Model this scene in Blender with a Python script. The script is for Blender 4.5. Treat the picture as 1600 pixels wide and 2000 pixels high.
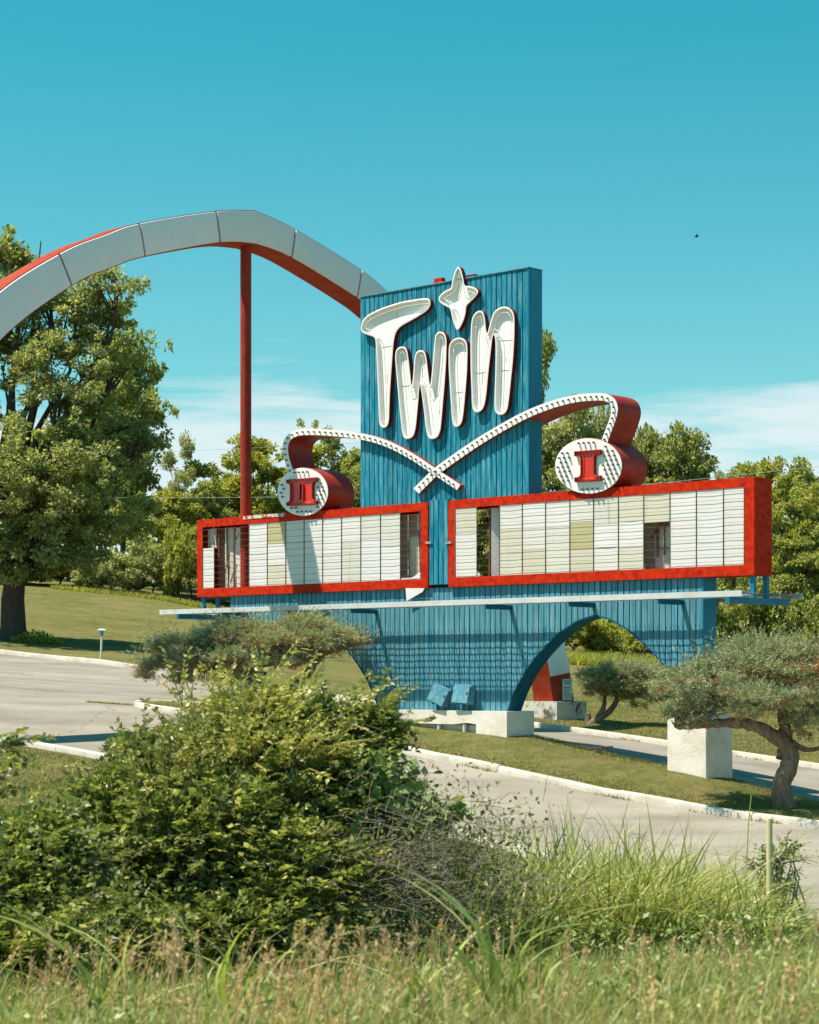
import bpy, math, random
import numpy as np
from mathutils import Vector
from mathutils.geometry import tessellate_polygon

for o in list(bpy.data.objects): bpy.data.objects.remove(o)
SC = bpy.context.scene
COL = SC.collection

# ---------------------------------------------------------------- camera
F = 4000.0                      # focal length in pixels of a 1600-pixel-wide frame
HZ = 1320.0                     # horizon row
EYE = 3.0
cam = bpy.data.cameras.new('camera'); camo = bpy.data.objects.new('camera', cam); COL.objects.link(camo)
cam.sensor_fit = 'HORIZONTAL'; cam.sensor_width = 36.0; cam.lens = 36.0 * F / 1600.0
cam.shift_y = (HZ - 1000.0) / 1600.0
camo.location = (0, 0, EYE); camo.rotation_euler = (math.radians(90), 0, 0)
cam.clip_start = 0.3; cam.clip_end = 3000
cam.dof.use_dof = True; cam.dof.focus_distance = 48.0; cam.dof.aperture_fstop = 5.6
SC.camera = camo

# ---------------------------------------------------------------- sky, sun, exposure
SUN_TRAVEL = Vector((11.2, 1.9, -22.0))
TO_SUN = -SUN_TRAVEL.normalized()
SUN_EL = math.asin(TO_SUN.z); SUN_ROT = math.atan2(TO_SUN.x, TO_SUN.y)
W = bpy.data.worlds.new('World'); SC.world = W; W.use_nodes = True
nt = W.node_tree; nt.nodes.clear()
def N(t, **kw):
    n = nt.nodes.new(t)
    for k, v in kw.items(): setattr(n, k, v)
    return n
sky = N('ShaderNodeTexSky', sky_type='NISHITA', sun_disc=False, sun_elevation=SUN_EL, sun_rotation=SUN_ROT)
sky.air_density = 1.0; sky.dust_density = 0.6; sky.ozone_density = 1.0; sky.altitude = 300
tint = N('ShaderNodeMix', data_type='RGBA', blend_type='MULTIPLY'); tint.inputs[0].default_value = 1.0
nt.links.new(sky.outputs[0], tint.inputs[6])
# thin cirrus low in the sky, all the way round
tc = N('ShaderNodeTexCoord'); mp = N('ShaderNodeMapping'); mp.inputs['Scale'].default_value = (2.6, 2.6, 24.0)
mp.inputs['Location'].default_value = (0.35, 0.1, 0.0)
nt.links.new(tc.outputs['Generated'], mp.inputs[0])
nz = N('ShaderNodeTexNoise'); nz.inputs['Scale'].default_value = 2.2; nz.inputs['Detail'].default_value = 9; nz.inputs['Roughness'].default_value = 0.62; nz.inputs['Distortion'].default_value = 0.5
nt.links.new(mp.outputs[0], nz.inputs['Vector'])
sep = N('ShaderNodeSeparateXYZ'); nt.links.new(tc.outputs['Generated'], sep.inputs[0])
band = N('ShaderNodeValToRGB'); cr = band.color_ramp
cr.elements[0].position = 0.0; cr.elements[0].color = (0.40,)*3 + (1,)
cr.elements[1].position = 0.165; cr.elements[1].color = (0, 0, 0, 1)
for p, v in ((0.07, 0.53), (0.118, 0.47), (0.146, 0.18)):
    e = cr.elements.new(p); e.color = (v, v, v, 1)
nt.links.new(sep.outputs[2], band.inputs[0])
tr_ = N('ShaderNodeValToRGB'); te = tr_.color_ramp.elements      # the photograph's teal air: least red in the high sky
te[0].position = 0.0; te[0].color = (0.60, 0.80, 0.71, 1); te[1].position = 0.30; te[1].color = (0.125, 0.80, 0.65, 1)
e = te.new(0.14); e.color = (0.38, 0.79, 0.67, 1)
nt.links.new(sep.outputs[2], tr_.inputs[0]); nt.links.new(tr_.outputs[0], tint.inputs[7])
add = N('ShaderNodeMath', operation='ADD'); nt.links.new(nz.outputs[0], add.inputs[0]); nt.links.new(band.outputs[0], add.inputs[1])
cov = N('ShaderNodeMapRange'); cov.inputs[1].default_value = 0.73; cov.inputs[2].default_value = 0.98; cov.inputs[4].default_value = 0.86
nt.links.new(add.outputs[0], cov.inputs[0])
cm = N('ShaderNodeMix', data_type='RGBA'); nt.links.new(cov.outputs[0], cm.inputs[0]); nt.links.new(tint.outputs[2], cm.inputs[6])
cm.inputs[7].default_value = (4.2, 4.75, 4.9, 1)
bg = N('ShaderNodeBackground'); bg.inputs[1].default_value = 0.10
out = N('ShaderNodeOutputWorld'); nt.links.new(cm.outputs[2], bg.inputs[0]); nt.links.new(bg.outputs[0], out.inputs[0])

sl = bpy.data.lights.new('sun', 'SUN'); sl.energy = 4.2; sl.angle = math.radians(0.53); sl.color = (1.0, 0.89, 0.745)
so = bpy.data.objects.new('sun', sl); COL.objects.link(so); so.location = (-30, -10, 60)
so.rotation_euler = SUN_TRAVEL.to_track_quat('-Z', 'Y').to_euler()
SC.view_settings.view_transform = 'Standard'; SC.view_settings.look = 'None'
SC.view_settings.exposure = 0.93; SC.view_settings.gamma = 1.0; SC.view_settings.use_curve_mapping = False
SC.cycles.max_bounces = 9; SC.cycles.diffuse_bounces = 5; SC.cycles.transmission_bounces = 6; SC.cycles.transparent_max_bounces = 8; SC.cycles.use_denoising = True

# ---------------------------------------------------------------- the sign's own frame: u along the wall, n into it, z up
AL = math.radians(43); CA, SA = math.cos(AL), math.sin(AL)
P0 = (231 / F * 50, 50.0)
def UN(u, n): return P0[0] + u * CA + n * SA, P0[1] - u * SA + n * CA
def XYun(x, y): return (x - P0[0]) * CA - (y - P0[1]) * SA, (x - P0[0]) * SA + (y - P0[1]) * CA
def uz(px, py, n=0.0):          # where a sight line meets the plane n = const
    bx, by = P0[0] + n * SA, P0[1] + n * CA; x = (px - 800) / F
    t = (by * x - bx) / (CA + x * SA); Y = by - t * SA
    return t, EYE + (HZ - py) / F * Y
def uu(px, n=0.0): return uz(px, 1000, n)[0]
def at(px, py, Y): return ((px - 800) / F * Y, Y, EYE + (HZ - py) / F * Y)

# ---------------------------------------------------------------- materials
def newmat(name):
    m = bpy.data.materials.new(name); m.use_nodes = True; t = m.node_tree; t.nodes.clear()
    o = t.nodes.new('ShaderNodeOutputMaterial'); b = t.nodes.new('ShaderNodeBsdfPrincipled')
    t.links.new(b.outputs[0], o.inputs[0]); return m, t, b, o
def nd(t, ty, **kw):
    n = t.nodes.new(ty)
    for k, v in kw.items():
        if k in n.inputs.keys() and not hasattr(n, k): n.inputs[k].default_value = v
        else: setattr(n, k, v)
    return n
def noise(t, scale, stretch=(1, 1, 1), detail=6, rough=0.6, coord='Object', dist=0.0):
    c = nd(t, 'ShaderNodeTexCoord'); mp = nd(t, 'ShaderNodeMapping'); mp.inputs['Scale'].default_value = stretch
    n = nd(t, 'ShaderNodeTexNoise'); n.inputs['Scale'].default_value = scale; n.inputs['Detail'].default_value = detail
    n.inputs['Roughness'].default_value = rough; n.inputs['Distortion'].default_value = dist
    if coord == 'World':
        g = nd(t, 'ShaderNodeNewGeometry'); t.links.new(g.outputs['Position'], mp.inputs[0])
    else: t.links.new(c.outputs[coord], mp.inputs[0])
    t.links.new(mp.outputs[0], n.inputs['Vector']); return n.outputs[0]
def ramp(t, src, stops):
    r = nd(t, 'ShaderNodeValToRGB'); e = r.color_ramp.elements
    while len(e) > len(stops): e.remove(e[-1])
    while len(e) < len(stops): e.new(0.5)
    for k, (p, c) in enumerate(stops):
        e[k].position = p; e[k].color = (c if isinstance(c, tuple) else (c, c, c)) + (1,) if not (isinstance(c, tuple) and len(c) == 4) else c
    t.links.new(src, r.inputs[0]); return r.outputs[0]
def mix(t, fac, a, b, mode='MIX'):
    m = nd(t, 'ShaderNodeMix', data_type='RGBA', blend_type=mode)
    for s, v in ((0, fac), (6, a), (7, b)):
        if hasattr(v, 'links') or hasattr(v, 'is_linked'): t.links.new(v, m.inputs[s])
        elif isinstance(v, tuple): m.inputs[s].default_value = v + (1,) if len(v) == 3 else v
        else: m.inputs[s].default_value = v
    return m.outputs[2]
def bump(t, b, src, strength=0.3, dist=0.02):
    n = nd(t, 'ShaderNodeBump'); n.inputs['Strength'].default_value = strength; n.inputs['Distance'].default_value = dist
    t.links.new(src, n.inputs['Height']); t.links.new(n.outputs[0], b.inputs['Normal'])
def paint(name, base, worn, rough=0.6, sc=3.0, stretch=(1, 1, 1), lo=0.45, hi=0.75, chips=None, chip_at=0.72, vary=0.15, bstr=0.15, coord='Object', spec=0.3):
    m, t, b, o = newmat(name)
    f = ramp(t, noise(t, sc, stretch, 8, 0.65, coord, 0.3), [(lo, 0.0), (hi, 1.0)])
    col = mix(t, f, base, worn)
    if vary:
        oi = nd(t, 'ShaderNodeObjectInfo'); v = ramp(t, oi.outputs['Random'], [(0, 1 - vary), (1, 1 + vary * 0.6)])
        col = mix(t, 1.0, col, v, 'MULTIPLY')
    if chips:
        g = ramp(t, noise(t, sc * 7, (stretch[0], stretch[1], max(stretch[2], 0.3)), 5, 0.7, coord), [(chip_at, 0.0), (chip_at + 0.03, 1.0)])
        col = mix(t, g, col, chips)
    t.links.new(col, b.inputs['Base Color']); b.inputs['Roughness'].default_value = rough
    b.inputs['Specular IOR Level'].default_value = spec
    if bstr: bump(t, b, noise(t, sc * 9, stretch, 4, 0.7, coord), bstr, 0.01)
    return m
M = {}
M['blue'] = paint('weathered_blue_boards', (0.004, 0.198, 0.315), (0.13, 0.39, 0.48), 0.65, 5.0, (3.5, 3.5, 0.28), 0.45, 0.68, (0.24, 0.38, 0.43), 0.66, 0.16, 0.35, spec=0.12)
M['blue_faded'] = paint('sun_faded_blue_boards', (0.015, 0.21, 0.32), (0.18, 0.36, 0.43), 0.7, 4.0, (4.5, 4.5, 0.22), 0.36, 0.66, (0.27, 0.40, 0.44), 0.64, 0.14, 0.35, spec=0.12)
M['blue_flat'] = paint('blue_painted_panel', (0.002, 0.205, 0.36), (0.02, 0.27, 0.42), 0.6, 2.0, (1.5, 1.5, 0.3), 0.4, 0.8, (0.12, 0.22, 0.27), 0.78, 0, 0.2)
M['blue_shaded'] = paint('shade_darkened_arch_lining', (0.004, 0.085, 0.150), (0.02, 0.11, 0.165), 0.8, 2.0, (1, 1, 1), 0.4, 0.8, vary=0, bstr=0.1, spec=0.1)  # panel blue darkened, so the colour itself carries the shade inside the arches
M['blue_dark'] = paint('blue_groove', (0.002, 0.016, 0.032), (0.003, 0.02, 0.04), 0.8, 3.0, vary=0, bstr=0)
M['blue_metal'] = paint('blue_painted_steel', (0.006, 0.17, 0.31), (0.03, 0.24, 0.37), 0.5, 4.0, (1, 1, 1), 0.5, 0.8, (0.25, 0.2, 0.17), 0.74, 0.05, 0.1)
M['blue_chalk'] = paint('chalky_blue_steel', (0.05, 0.24, 0.36), (0.20, 0.36, 0.43), 0.7, 9.0, (1, 1, 1), 0.4, 0.7, (0.35, 0.25, 0.2), 0.71, 0.1, 0.2)
M['red'] = paint('red_frame_paint', (0.60, 0.030, 0.002), (0.34, 0.008, 0.003), 0.65, 7.0, (1, 1, 1), 0.40, 0.66, (0.60, 0.28, 0.19), 0.70, 0, 0.6, spec=0.12)
M['maroon'] = paint('faded_maroon_metal', (0.27, 0.018, 0.012), (0.34, 0.06, 0.046), 0.5, 2.2, (1, 1, 1), 0.42, 0.8, (0.36, 0.16, 0.13), 0.75, 0, 0.15)
M['soffit'] = paint('red_soffit', (0.40, 0.035, 0.014), (0.30, 0.05, 0.025), 0.6, 2.0, (1, 1, 1), 0.4, 0.8, None, 0.7, 0, 0.1)
M['archred'] = paint('arch_red_steel', (0.33, 0.030, 0.010), (0.37, 0.085, 0.045), 0.65, 2.4, (1, 1, 1), 0.4, 0.8, (0.42, 0.2, 0.14), 0.78, 0, 0.1, spec=0.12)
M['polered'] = paint('pole_red_rust', (0.30, 0.018, 0.008), (0.34, 0.065, 0.018), 0.65, 5.0, (1, 1, 0.5), 0.45, 0.75, (0.30, 0.12, 0.05), 0.68, 0, 0.2)
M['white'] = paint('white_enamel', (0.86, 0.83, 0.83), (0.77, 0.73, 0.69), 0.35, 1.3, (2, 2, 0.5), 0.5, 0.85, (0.42, 0.26, 0.14), 0.78, 0, 0.05, spec=0.5)
M['rim'] = paint('white_letter_rim', (0.80, 0.78, 0.75), (0.68, 0.63, 0.56), 0.5, 7.0, (1, 1, 1), 0.5, 0.75, (0.35, 0.2, 0.12), 0.73, 0, 0.1)
M['ltr_red'] = paint('dark_red_letter_side', (0.16, 0.008, 0.010), (0.24, 0.012, 0.010), 0.5, 3.0, vary=0, bstr=0)
M['num_red'] = paint('glossy_red_numeral', (0.62, 0.022, 0.006), (0.5, 0.015, 0.006), 0.25, 2.0, vary=0, bstr=0, spec=0.6)
M['num_rim'] = paint('red_numeral_rim', (0.50, 0.03, 0.012), (0.42, 0.02, 0.01), 0.4, 4.0, vary=0, bstr=0)
M['archwhite'] = paint('arch_white_panel', (0.79, 0.80, 0.83), (0.73, 0.74, 0.77), 0.6, 0.6, (1, 1, 1), 0.4, 0.8, vary=0.05, bstr=0, spec=0.25)
M['neon'] = paint('unlit_neon_glass', (0.74, 0.73, 0.68), (0.66, 0.63, 0.56), 0.15, 5, vary=0, bstr=0, spec=0.6)
M['neon_red'] = paint('unlit_red_neon_glass', (0.70, 0.10, 0.03), (0.6, 0.06, 0.02), 0.15, 5, vary=0, bstr=0, spec=0.6)
M['bulb'] = paint('dusty_bulb', (0.10, 0.10, 0.11), (0.18, 0.17, 0.16), 0.3, 9, vary=0, bstr=0)
def panelmat(name, c, stain, amt=0.0):
    m, t, b, o = newmat(name)
    f = ramp(t, noise(t, 2.3, (1, 1, 0.35), 6, 0.6, 'World'), [(0.42, 0.0), (0.85, 0.9)])
    col = mix(t, f, c, stain)
    oi = nd(t, 'ShaderNodeObjectInfo'); col = mix(t, 1.0, col, ramp(t, oi.outputs['Random'], [(0, (0.92, 0.90, 0.85)), (0.5, (1, 1, 1)), (1, (0.96, 0.97, 0.99))]), 'MULTIPLY')
    if amt:
        g = ramp(t, noise(t, 6.0, (1, 1, 0.06), 4, 0.6, 'World'), [(0.62, 0.0), (0.74, amt)]); col = mix(t, g, col, (0.42, 0.22, 0.08))
    t.links.new(col, b.inputs['Base Color']); b.inputs['Roughness'].default_value = 0.42
    tr = nd(t, 'ShaderNodeBsdfTranslucent'); t.links.new(col, tr.inputs[0]); ms = nd(t, 'ShaderNodeMixShader'); ms.inputs[0].default_value = 0.12
    t.links.new(b.outputs[0], ms.inputs[1]); t.links.new(tr.outputs[0], ms.inputs[2]); t.links.new(ms.outputs[0], o.inputs[0]); return m
M['panel'] = panelmat('white_acrylic', (0.87, 0.835, 0.84), (0.82, 0.78, 0.75))
M['panel_stain'] = panelmat('stained_acrylic', (0.80, 0.77, 0.71), (0.72, 0.67, 0.56), 0.75)
M['panel_cream'] = panelmat('cream_acrylic', (0.76, 0.71, 0.60), (0.70, 0.64, 0.51), 0.3)
M['panel_yellow'] = panelmat('yellowed_acrylic', (0.60, 0.54, 0.30), (0.56, 0.50, 0.29))
M['wire'] = paint('track_wire', (0.16, 0.13, 0.11), (0.24, 0.15, 0.09), 0.6, 5, vary=0, bstr=0)
M['mullion'] = paint('dark_mullion', (0.10, 0.10, 0.10), (0.15, 0.12, 0.1), 0.6, 5, vary=0, bstr=0)
M['rust'] = paint('rusty_angle_steel', (0.16, 0.06, 0.03), (0.28, 0.13, 0.06), 0.8, 6, vary=0.2, bstr=0.2)
M['galv'] = paint('galvanised_white_channel', (0.60, 0.61, 0.62), (0.48, 0.49, 0.50), 0.5, 3.0, (1, 1, 1), 0.4, 0.8, (0.3, 0.25, 0.2), 0.76, 0, 0.1)
M['grate'] = paint('grey_grating', (0.30, 0.31, 0.32), (0.24, 0.22, 0.2), 0.6, 5, vary=0, bstr=0)
M['concrete_w'] = paint('whitewashed_concrete', (0.80, 0.75, 0.69), (0.66, 0.60, 0.52), 0.9, 2.2, (1, 1, 1), 0.40, 0.68, (0.34, 0.30, 0.25), 0.635, 0, 0.9)
M['kerb'] = paint('white_painted_kerb', (0.57, 0.53, 0.47), (0.38, 0.34, 0.285), 0.85, 1.7, (1, 1, 1), 0.45, 0.7, (0.30, 0.27, 0.23), 0.66, 0, 0.5, 'World')
M['dirty_concrete'] = paint('mossy_whitewashed_concrete', (0.62, 0.60, 0.55), (0.10, 0.10, 0.085), 0.9, 1.3, (1, 1, 1), 0.52, 0.60, (0.3, 0.28, 0.24), 0.66, 0, 0.7)
M['flash'] = paint('peeling_white_over_red', (0.66, 0.60, 0.57), (0.42, 0.06, 0.035), 0.7, 6.0, (1, 1, 1), 0.47, 0.56, None, 0.7, 0, 0.3)
M['line'] = paint('thin_wire', (0.30, 0.31, 0.31), (0.26, 0.26, 0.26), 0.6, 1, vary=0, bstr=0)
M['seam'] = paint('rusty_seam', (0.30, 0.22, 0.15), (0.45, 0.36, 0.28), 0.7, 9, vary=0, bstr=0)
M['poster'] = paint('poster_white', (0.62, 0.68, 0.70), (0.55, 0.6, 0.62), 0.5, 5, vary=0, bstr=0)
M['ink'] = paint('poster_ink', (0.12, 0.14, 0.15), (0.16, 0.18, 0.2), 0.6, 5, vary=0, bstr=0)
M['lamp_white'] = paint('lamp_white', (0.72, 0.72, 0.70), (0.6, 0.6, 0.58), 0.5, 6, vary=0, bstr=0)
M['teal'] = paint('teal_collar', (0.02, 0.35, 0.42), (0.04, 0.4, 0.45), 0.5, 6, vary=0, bstr=0)
M['cream_post'] = paint('cream_plastic_post', (0.60, 0.53, 0.30), (0.55, 0.48, 0.27), 0.5, 4, vary=0, bstr=0.05)
M['black'] = paint('black_rubber', (0.02, 0.02, 0.022), (0.03, 0.03, 0.03), 0.7, 4, vary=0, bstr=0)
def barkmat(name, a, b_, sc=6.0):
    m, t, b, o = newmat(name); n = noise(t, sc, (3, 3, 0.5), 8, 0.7); col = ramp(t, n, [(0.3, a), (0.7, b_)])
    t.links.new(col, b.inputs['Base Color']); b.inputs['Roughness'].default_value = 0.95; b.inputs['Specular IOR Level'].default_value = 0.1
    bump(t, b, n, 1.0, 0.05); return m
M['bark'] = barkmat('dark_bark', (0.035, 0.028, 0.022), (0.13, 0.11, 0.09))
M['bark_j'] = barkmat('shaggy_juniper_bark', (0.10, 0.06, 0.04), (0.36, 0.28, 0.21), 4.0)
M['bark_g'] = barkmat('grey_twig_bark', (0.20, 0.165, 0.13), (0.44, 0.37, 0.30))
def leafmat(name, stops, trans=0.50, rough=0.5, spec=0.35):
    m, t, b, o = newmat(name); g = nd(t, 'ShaderNodeNewGeometry')
    stops = [(p, tuple(min(.75, k * c) for k, c in zip((2.3, 2.28, 2.15), q))) for p, q in stops]
    col = ramp(t, g.outputs['Random Per Island'], stops)
    big = ramp(t, noise(t, 0.55, (1, 1, 1), 3, 0.5, 'World'), [(0.3, (0.78, 0.82, 0.85)), (0.7, (1.15, 1.1, 1.0))])
    col = mix(t, 1.0, col, big, 'MULTIPLY')
    t.links.new(col, b.inputs['Base Color']); b.inputs['Roughness'].default_value = rough; b.inputs['Specular IOR Level'].default_value = spec
    tr = nd(t, 'ShaderNodeBsdfTranslucent'); tc_ = mix(t, 1.0, col, (1.25, 1.3, 0.7), 'MULTIPLY'); t.links.new(tc_, tr.inputs[0])
    ms = nd(t, 'ShaderNodeMixShader'); ms.inputs[0].default_value = trans
    t.links.new(b.outputs[0], ms.inputs[1]); t.links.new(tr.outputs[0], ms.inputs[2]); t.links.new(ms.outputs[0], o.inputs[0]); return m
M['leaf_maple'] = leafmat('maple_leaf', [(0, (0.080, 0.094, 0.040)), (0.55, (0.132, 0.146, 0.064)), (1, (0.24, 0.24, 0.13))])
M['leaf_mid'] = leafmat('mid_green_leaf', [(0, (0.078, 0.094, 0.030)), (0.6, (0.135, 0.150, 0.052)), (1, (0.22, 0.22, 0.095))])
M['leaf_yel'] = leafmat('yellow_green_leaf', [(0, (0.095, 0.105, 0.024)), (0.6, (0.16, 0.165, 0.038)), (1, (0.24, 0.23, 0.068))])
M['leaf_grey'] = leafmat('grey_green_leaf', [(0, (0.085, 0.095, 0.048)), (0.6, (0.145, 0.155, 0.078)), (1, (0.25, 0.25, 0.145))])
M['leaf_bush'] = leafmat('honeysuckle_leaf', [(0, (0.040, 0.056, 0.016)), (0.5, (0.078, 0.098, 0.030)), (0.85, (0.135, 0.148, 0.058)), (1, (0.25, 0.25, 0.14))], 0.48, 0.42, 0.5)
M['leaf_pale'] = leafmat('pale_shoot_leaf', [(0, (0.12, 0.125, 0.036)), (0.6, (0.21, 0.20, 0.08)), (1, (0.31, 0.285, 0.15))], 0.3, 0.45)
M['leaf_vine'] = leafmat('vine_leaf', [(0, (0.07, 0.10, 0.03)), (0.7, (0.12, 0.155, 0.055)), (1, (0.19, 0.21, 0.09))], 0.25, 0.45)
M['juniper'] = leafmat('juniper_spray', [(0, (0.085, 0.098, 0.062)), (0.6, (0.15, 0.165, 0.11)), (1, (0.25, 0.262, 0.175))], 0.22, 0.7, 0.15)
M['juniper_dead'] = leafmat('dead_juniper', [(0, (0.10, 0.05, 0.025)), (0.6, (0.16, 0.085, 0.042)), (1, (0.24, 0.12, 0.06))], 0.1, 0.8, 0.1)
M['grass_tall'] = leafmat('tall_grass_blade', [(0, (0.075, 0.09, 0.022)), (0.6, (0.13, 0.145, 0.042)), (0.9, (0.22, 0.22, 0.10)), (1, (0.31, 0.28, 0.16))], 0.3, 0.45)
M['grass_dry'] = leafmat('drying_grass_blade', [(0, (0.115, 0.125, 0.048)), (0.45, (0.155, 0.148, 0.070)), (0.8, (0.22, 0.19, 0.105)), (1, (0.28, 0.225, 0.14))], 0.3, 0.6, 0.15)
M['seed'] = leafmat('tan_seed_head', [(0, (0.20, 0.125, 0.068)), (0.6, (0.30, 0.205, 0.125)), (1, (0.37, 0.28, 0.19))], 0.25, 0.8, 0.1)
M['grass_lawn'] = leafmat('lawn_blade', [(0, (0.068, 0.076, 0.022)), (0.5, (0.110, 0.106, 0.038)), (0.8, (0.16, 0.135, 0.062)), (1, (0.22, 0.165, 0.085))], 0.2, 0.7, 0.1)
M['reed'] = leafmat('broad_grass_blade', [(0, (0.10, 0.13, 0.034)), (0.6, (0.18, 0.205, 0.072)), (1, (0.29, 0.30, 0.15))], 0.35, 0.4, 0.4)
def groundmat():
    m, t, b, o = newmat('lawn_ground')
    a = ramp(t, noise(t, 0.22, (1, 1, 1), 6, 0.65, 'World'), [(0.3, (0.120, 0.132, 0.038)), (0.5, (0.165, 0.168, 0.056)), (0.72, (0.215, 0.190, 0.080))])
    fine = ramp(t, noise(t, 14.0, (1, 1, 1), 6, 0.75, 'World'), [(0.25, 0.62), (0.75, 1.3)])
    mow = ramp(t, noise(t, 1.0, (0.25, 1.6, 1), 3, 0.5, 'World'), [(0.3, 0.86), (0.7, 1.12)])
    mid = ramp(t, noise(t, 3.2, (1, 1, 1), 6, 0.7, 'World'), [(0.3, 0.70), (0.7, 1.25)]); a = mix(t, 1.0, a, mid, 'MULTIPLY')
    patch = ramp(t, noise(t, 0.9, (1, 1, 1), 7, 0.7, 'World', 0.6), [(0.48, 0.0), (0.64, 0.6)]); a = mix(t, patch, a, (0.25, 0.195, 0.10))
    col = mix(t, 1.0, mix(t, 1.0, a, fine, 'MULTIPLY'), mow, 'MULTIPLY')
    t.links.new(col, b.inputs['Base Color']); b.inputs['Roughness'].default_value = 0.95; b.inputs['Specular IOR Level'].default_value = 0.05
    bump(t, b, noise(t, 22.0, (1, 1, 1), 5, 0.8, 'World'), 0.9, 0.06); return m
M['ground'] = groundmat()
def roadmat():
    m, t, b, o = newmat('aged_pale_pavement')
    a = ramp(t, noise(t, 0.5, (1, 1, 1), 7, 0.6, 'World'), [(0.25, (0.225, 0.198, 0.166)), (0.5, (0.30, 0.268, 0.230)), (0.75, (0.345, 0.310, 0.268))])
    fine = ramp(t, noise(t, 45.0, (1, 1, 1), 4, 0.8, 'World'), [(0.25, 0.80), (0.75, 1.14)])
    col = mix(t, 1.0, a, fine, 'MULTIPLY')
    # tyre-polished streaks run along the drive
    c = nd(t, 'ShaderNodeNewGeometry'); mp = nd(t, 'ShaderNodeMapping'); mp.inputs['Rotation'].default_value = (0, 0, AL); mp.inputs['Scale'].default_value = (0.06, 0.9, 1)
    t.links.new(c.outputs['Position'], mp.inputs[0]); sn = nd(t, 'ShaderNodeTexNoise'); sn.inputs['Scale'].default_value = 1.0; sn.inputs['Detail'].default_value = 4
    t.links.new(mp.outputs[0], sn.inputs['Vector']); col = mix(t, 1.0, col, ramp(t, sn.outputs[0], [(0.35, 0.84), (0.65, 1.08)]), 'MULTIPLY')
    vo = nd(t, 'ShaderNodeTexVoronoi', feature='DISTANCE_TO_EDGE'); vo.inputs['Scale'].default_value = 0.12
    mp2 = nd(t, 'ShaderNodeMapping'); t.links.new(c.outputs['Position'], mp2.inputs[0])
    wn = nd(t, 'ShaderNodeTexNoise'); wn.inputs['Scale'].default_value = 0.8; wn.inputs['Detail'].default_value = 6; t.links.new(c.outputs['Position'], wn.inputs['Vector'])
    va = nd(t, 'ShaderNodeVectorMath', operation='MULTIPLY_ADD'); t.links.new(wn.outputs[1], va.inputs[0]); va.inputs[1].default_value = (1.6, 1.6, 0); t.links.new(c.outputs['Position'], va.inputs[2])
    t.links.new(va.outputs[0], vo.inputs['Vector'])
    cr_ = ramp(t, vo.outputs[0], [(0.0, 0.75), (0.0028, 0.0)])
    col = mix(t, cr_, col, (0.13, 0.12, 0.09))
    v2 = nd(t, 'ShaderNodeTexVoronoi', feature='DISTANCE_TO_EDGE'); v2.inputs['Scale'].default_value = 0.33; t.links.new(va.outputs[0], v2.inputs['Vector'])
    gate = ramp(t, noise(t, 0.13, (1, 1, 1), 2, 0.5, 'World'), [(0.48, 0.0), (0.6, 0.55)])
    c2 = ramp(t, v2.outputs[0], [(0.0, 1.0), (0.005, 0.0)]); col = mix(t, mix(t, 1.0, c2, gate, 'MULTIPLY'), col, (0.14, 0.13, 0.10))
    st = ramp(t, noise(t, 0.42, (1, 1, 1), 4, 0.55, 'World', 0.8), [(0.60, 0.0), (0.74, 0.42)]); col = mix(t, st, col, (0.17, 0.155, 0.135))
    pat = nd(t, 'ShaderNodeTexVoronoi'); pat.inputs['Scale'].default_value = 0.16; t.links.new(mp.outputs[0], pat.inputs['Vector']); col = mix(t, 1.0, col, ramp(t, pat.outputs['Color'], [(0.0, 0.90), (1.0, 1.06)]), 'MULTIPLY')
    t.links.new(col, b.inputs['Base Color']); b.inputs['Roughness'].default_value = 0.9; b.inputs['Specular IOR Level'].default_value = 0.2
    bump(t, b, noise(t, 60.0, (1, 1, 1), 3, 0.8, 'World'), 0.3, 0.01); return m
M['road'] = roadmat()

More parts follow.
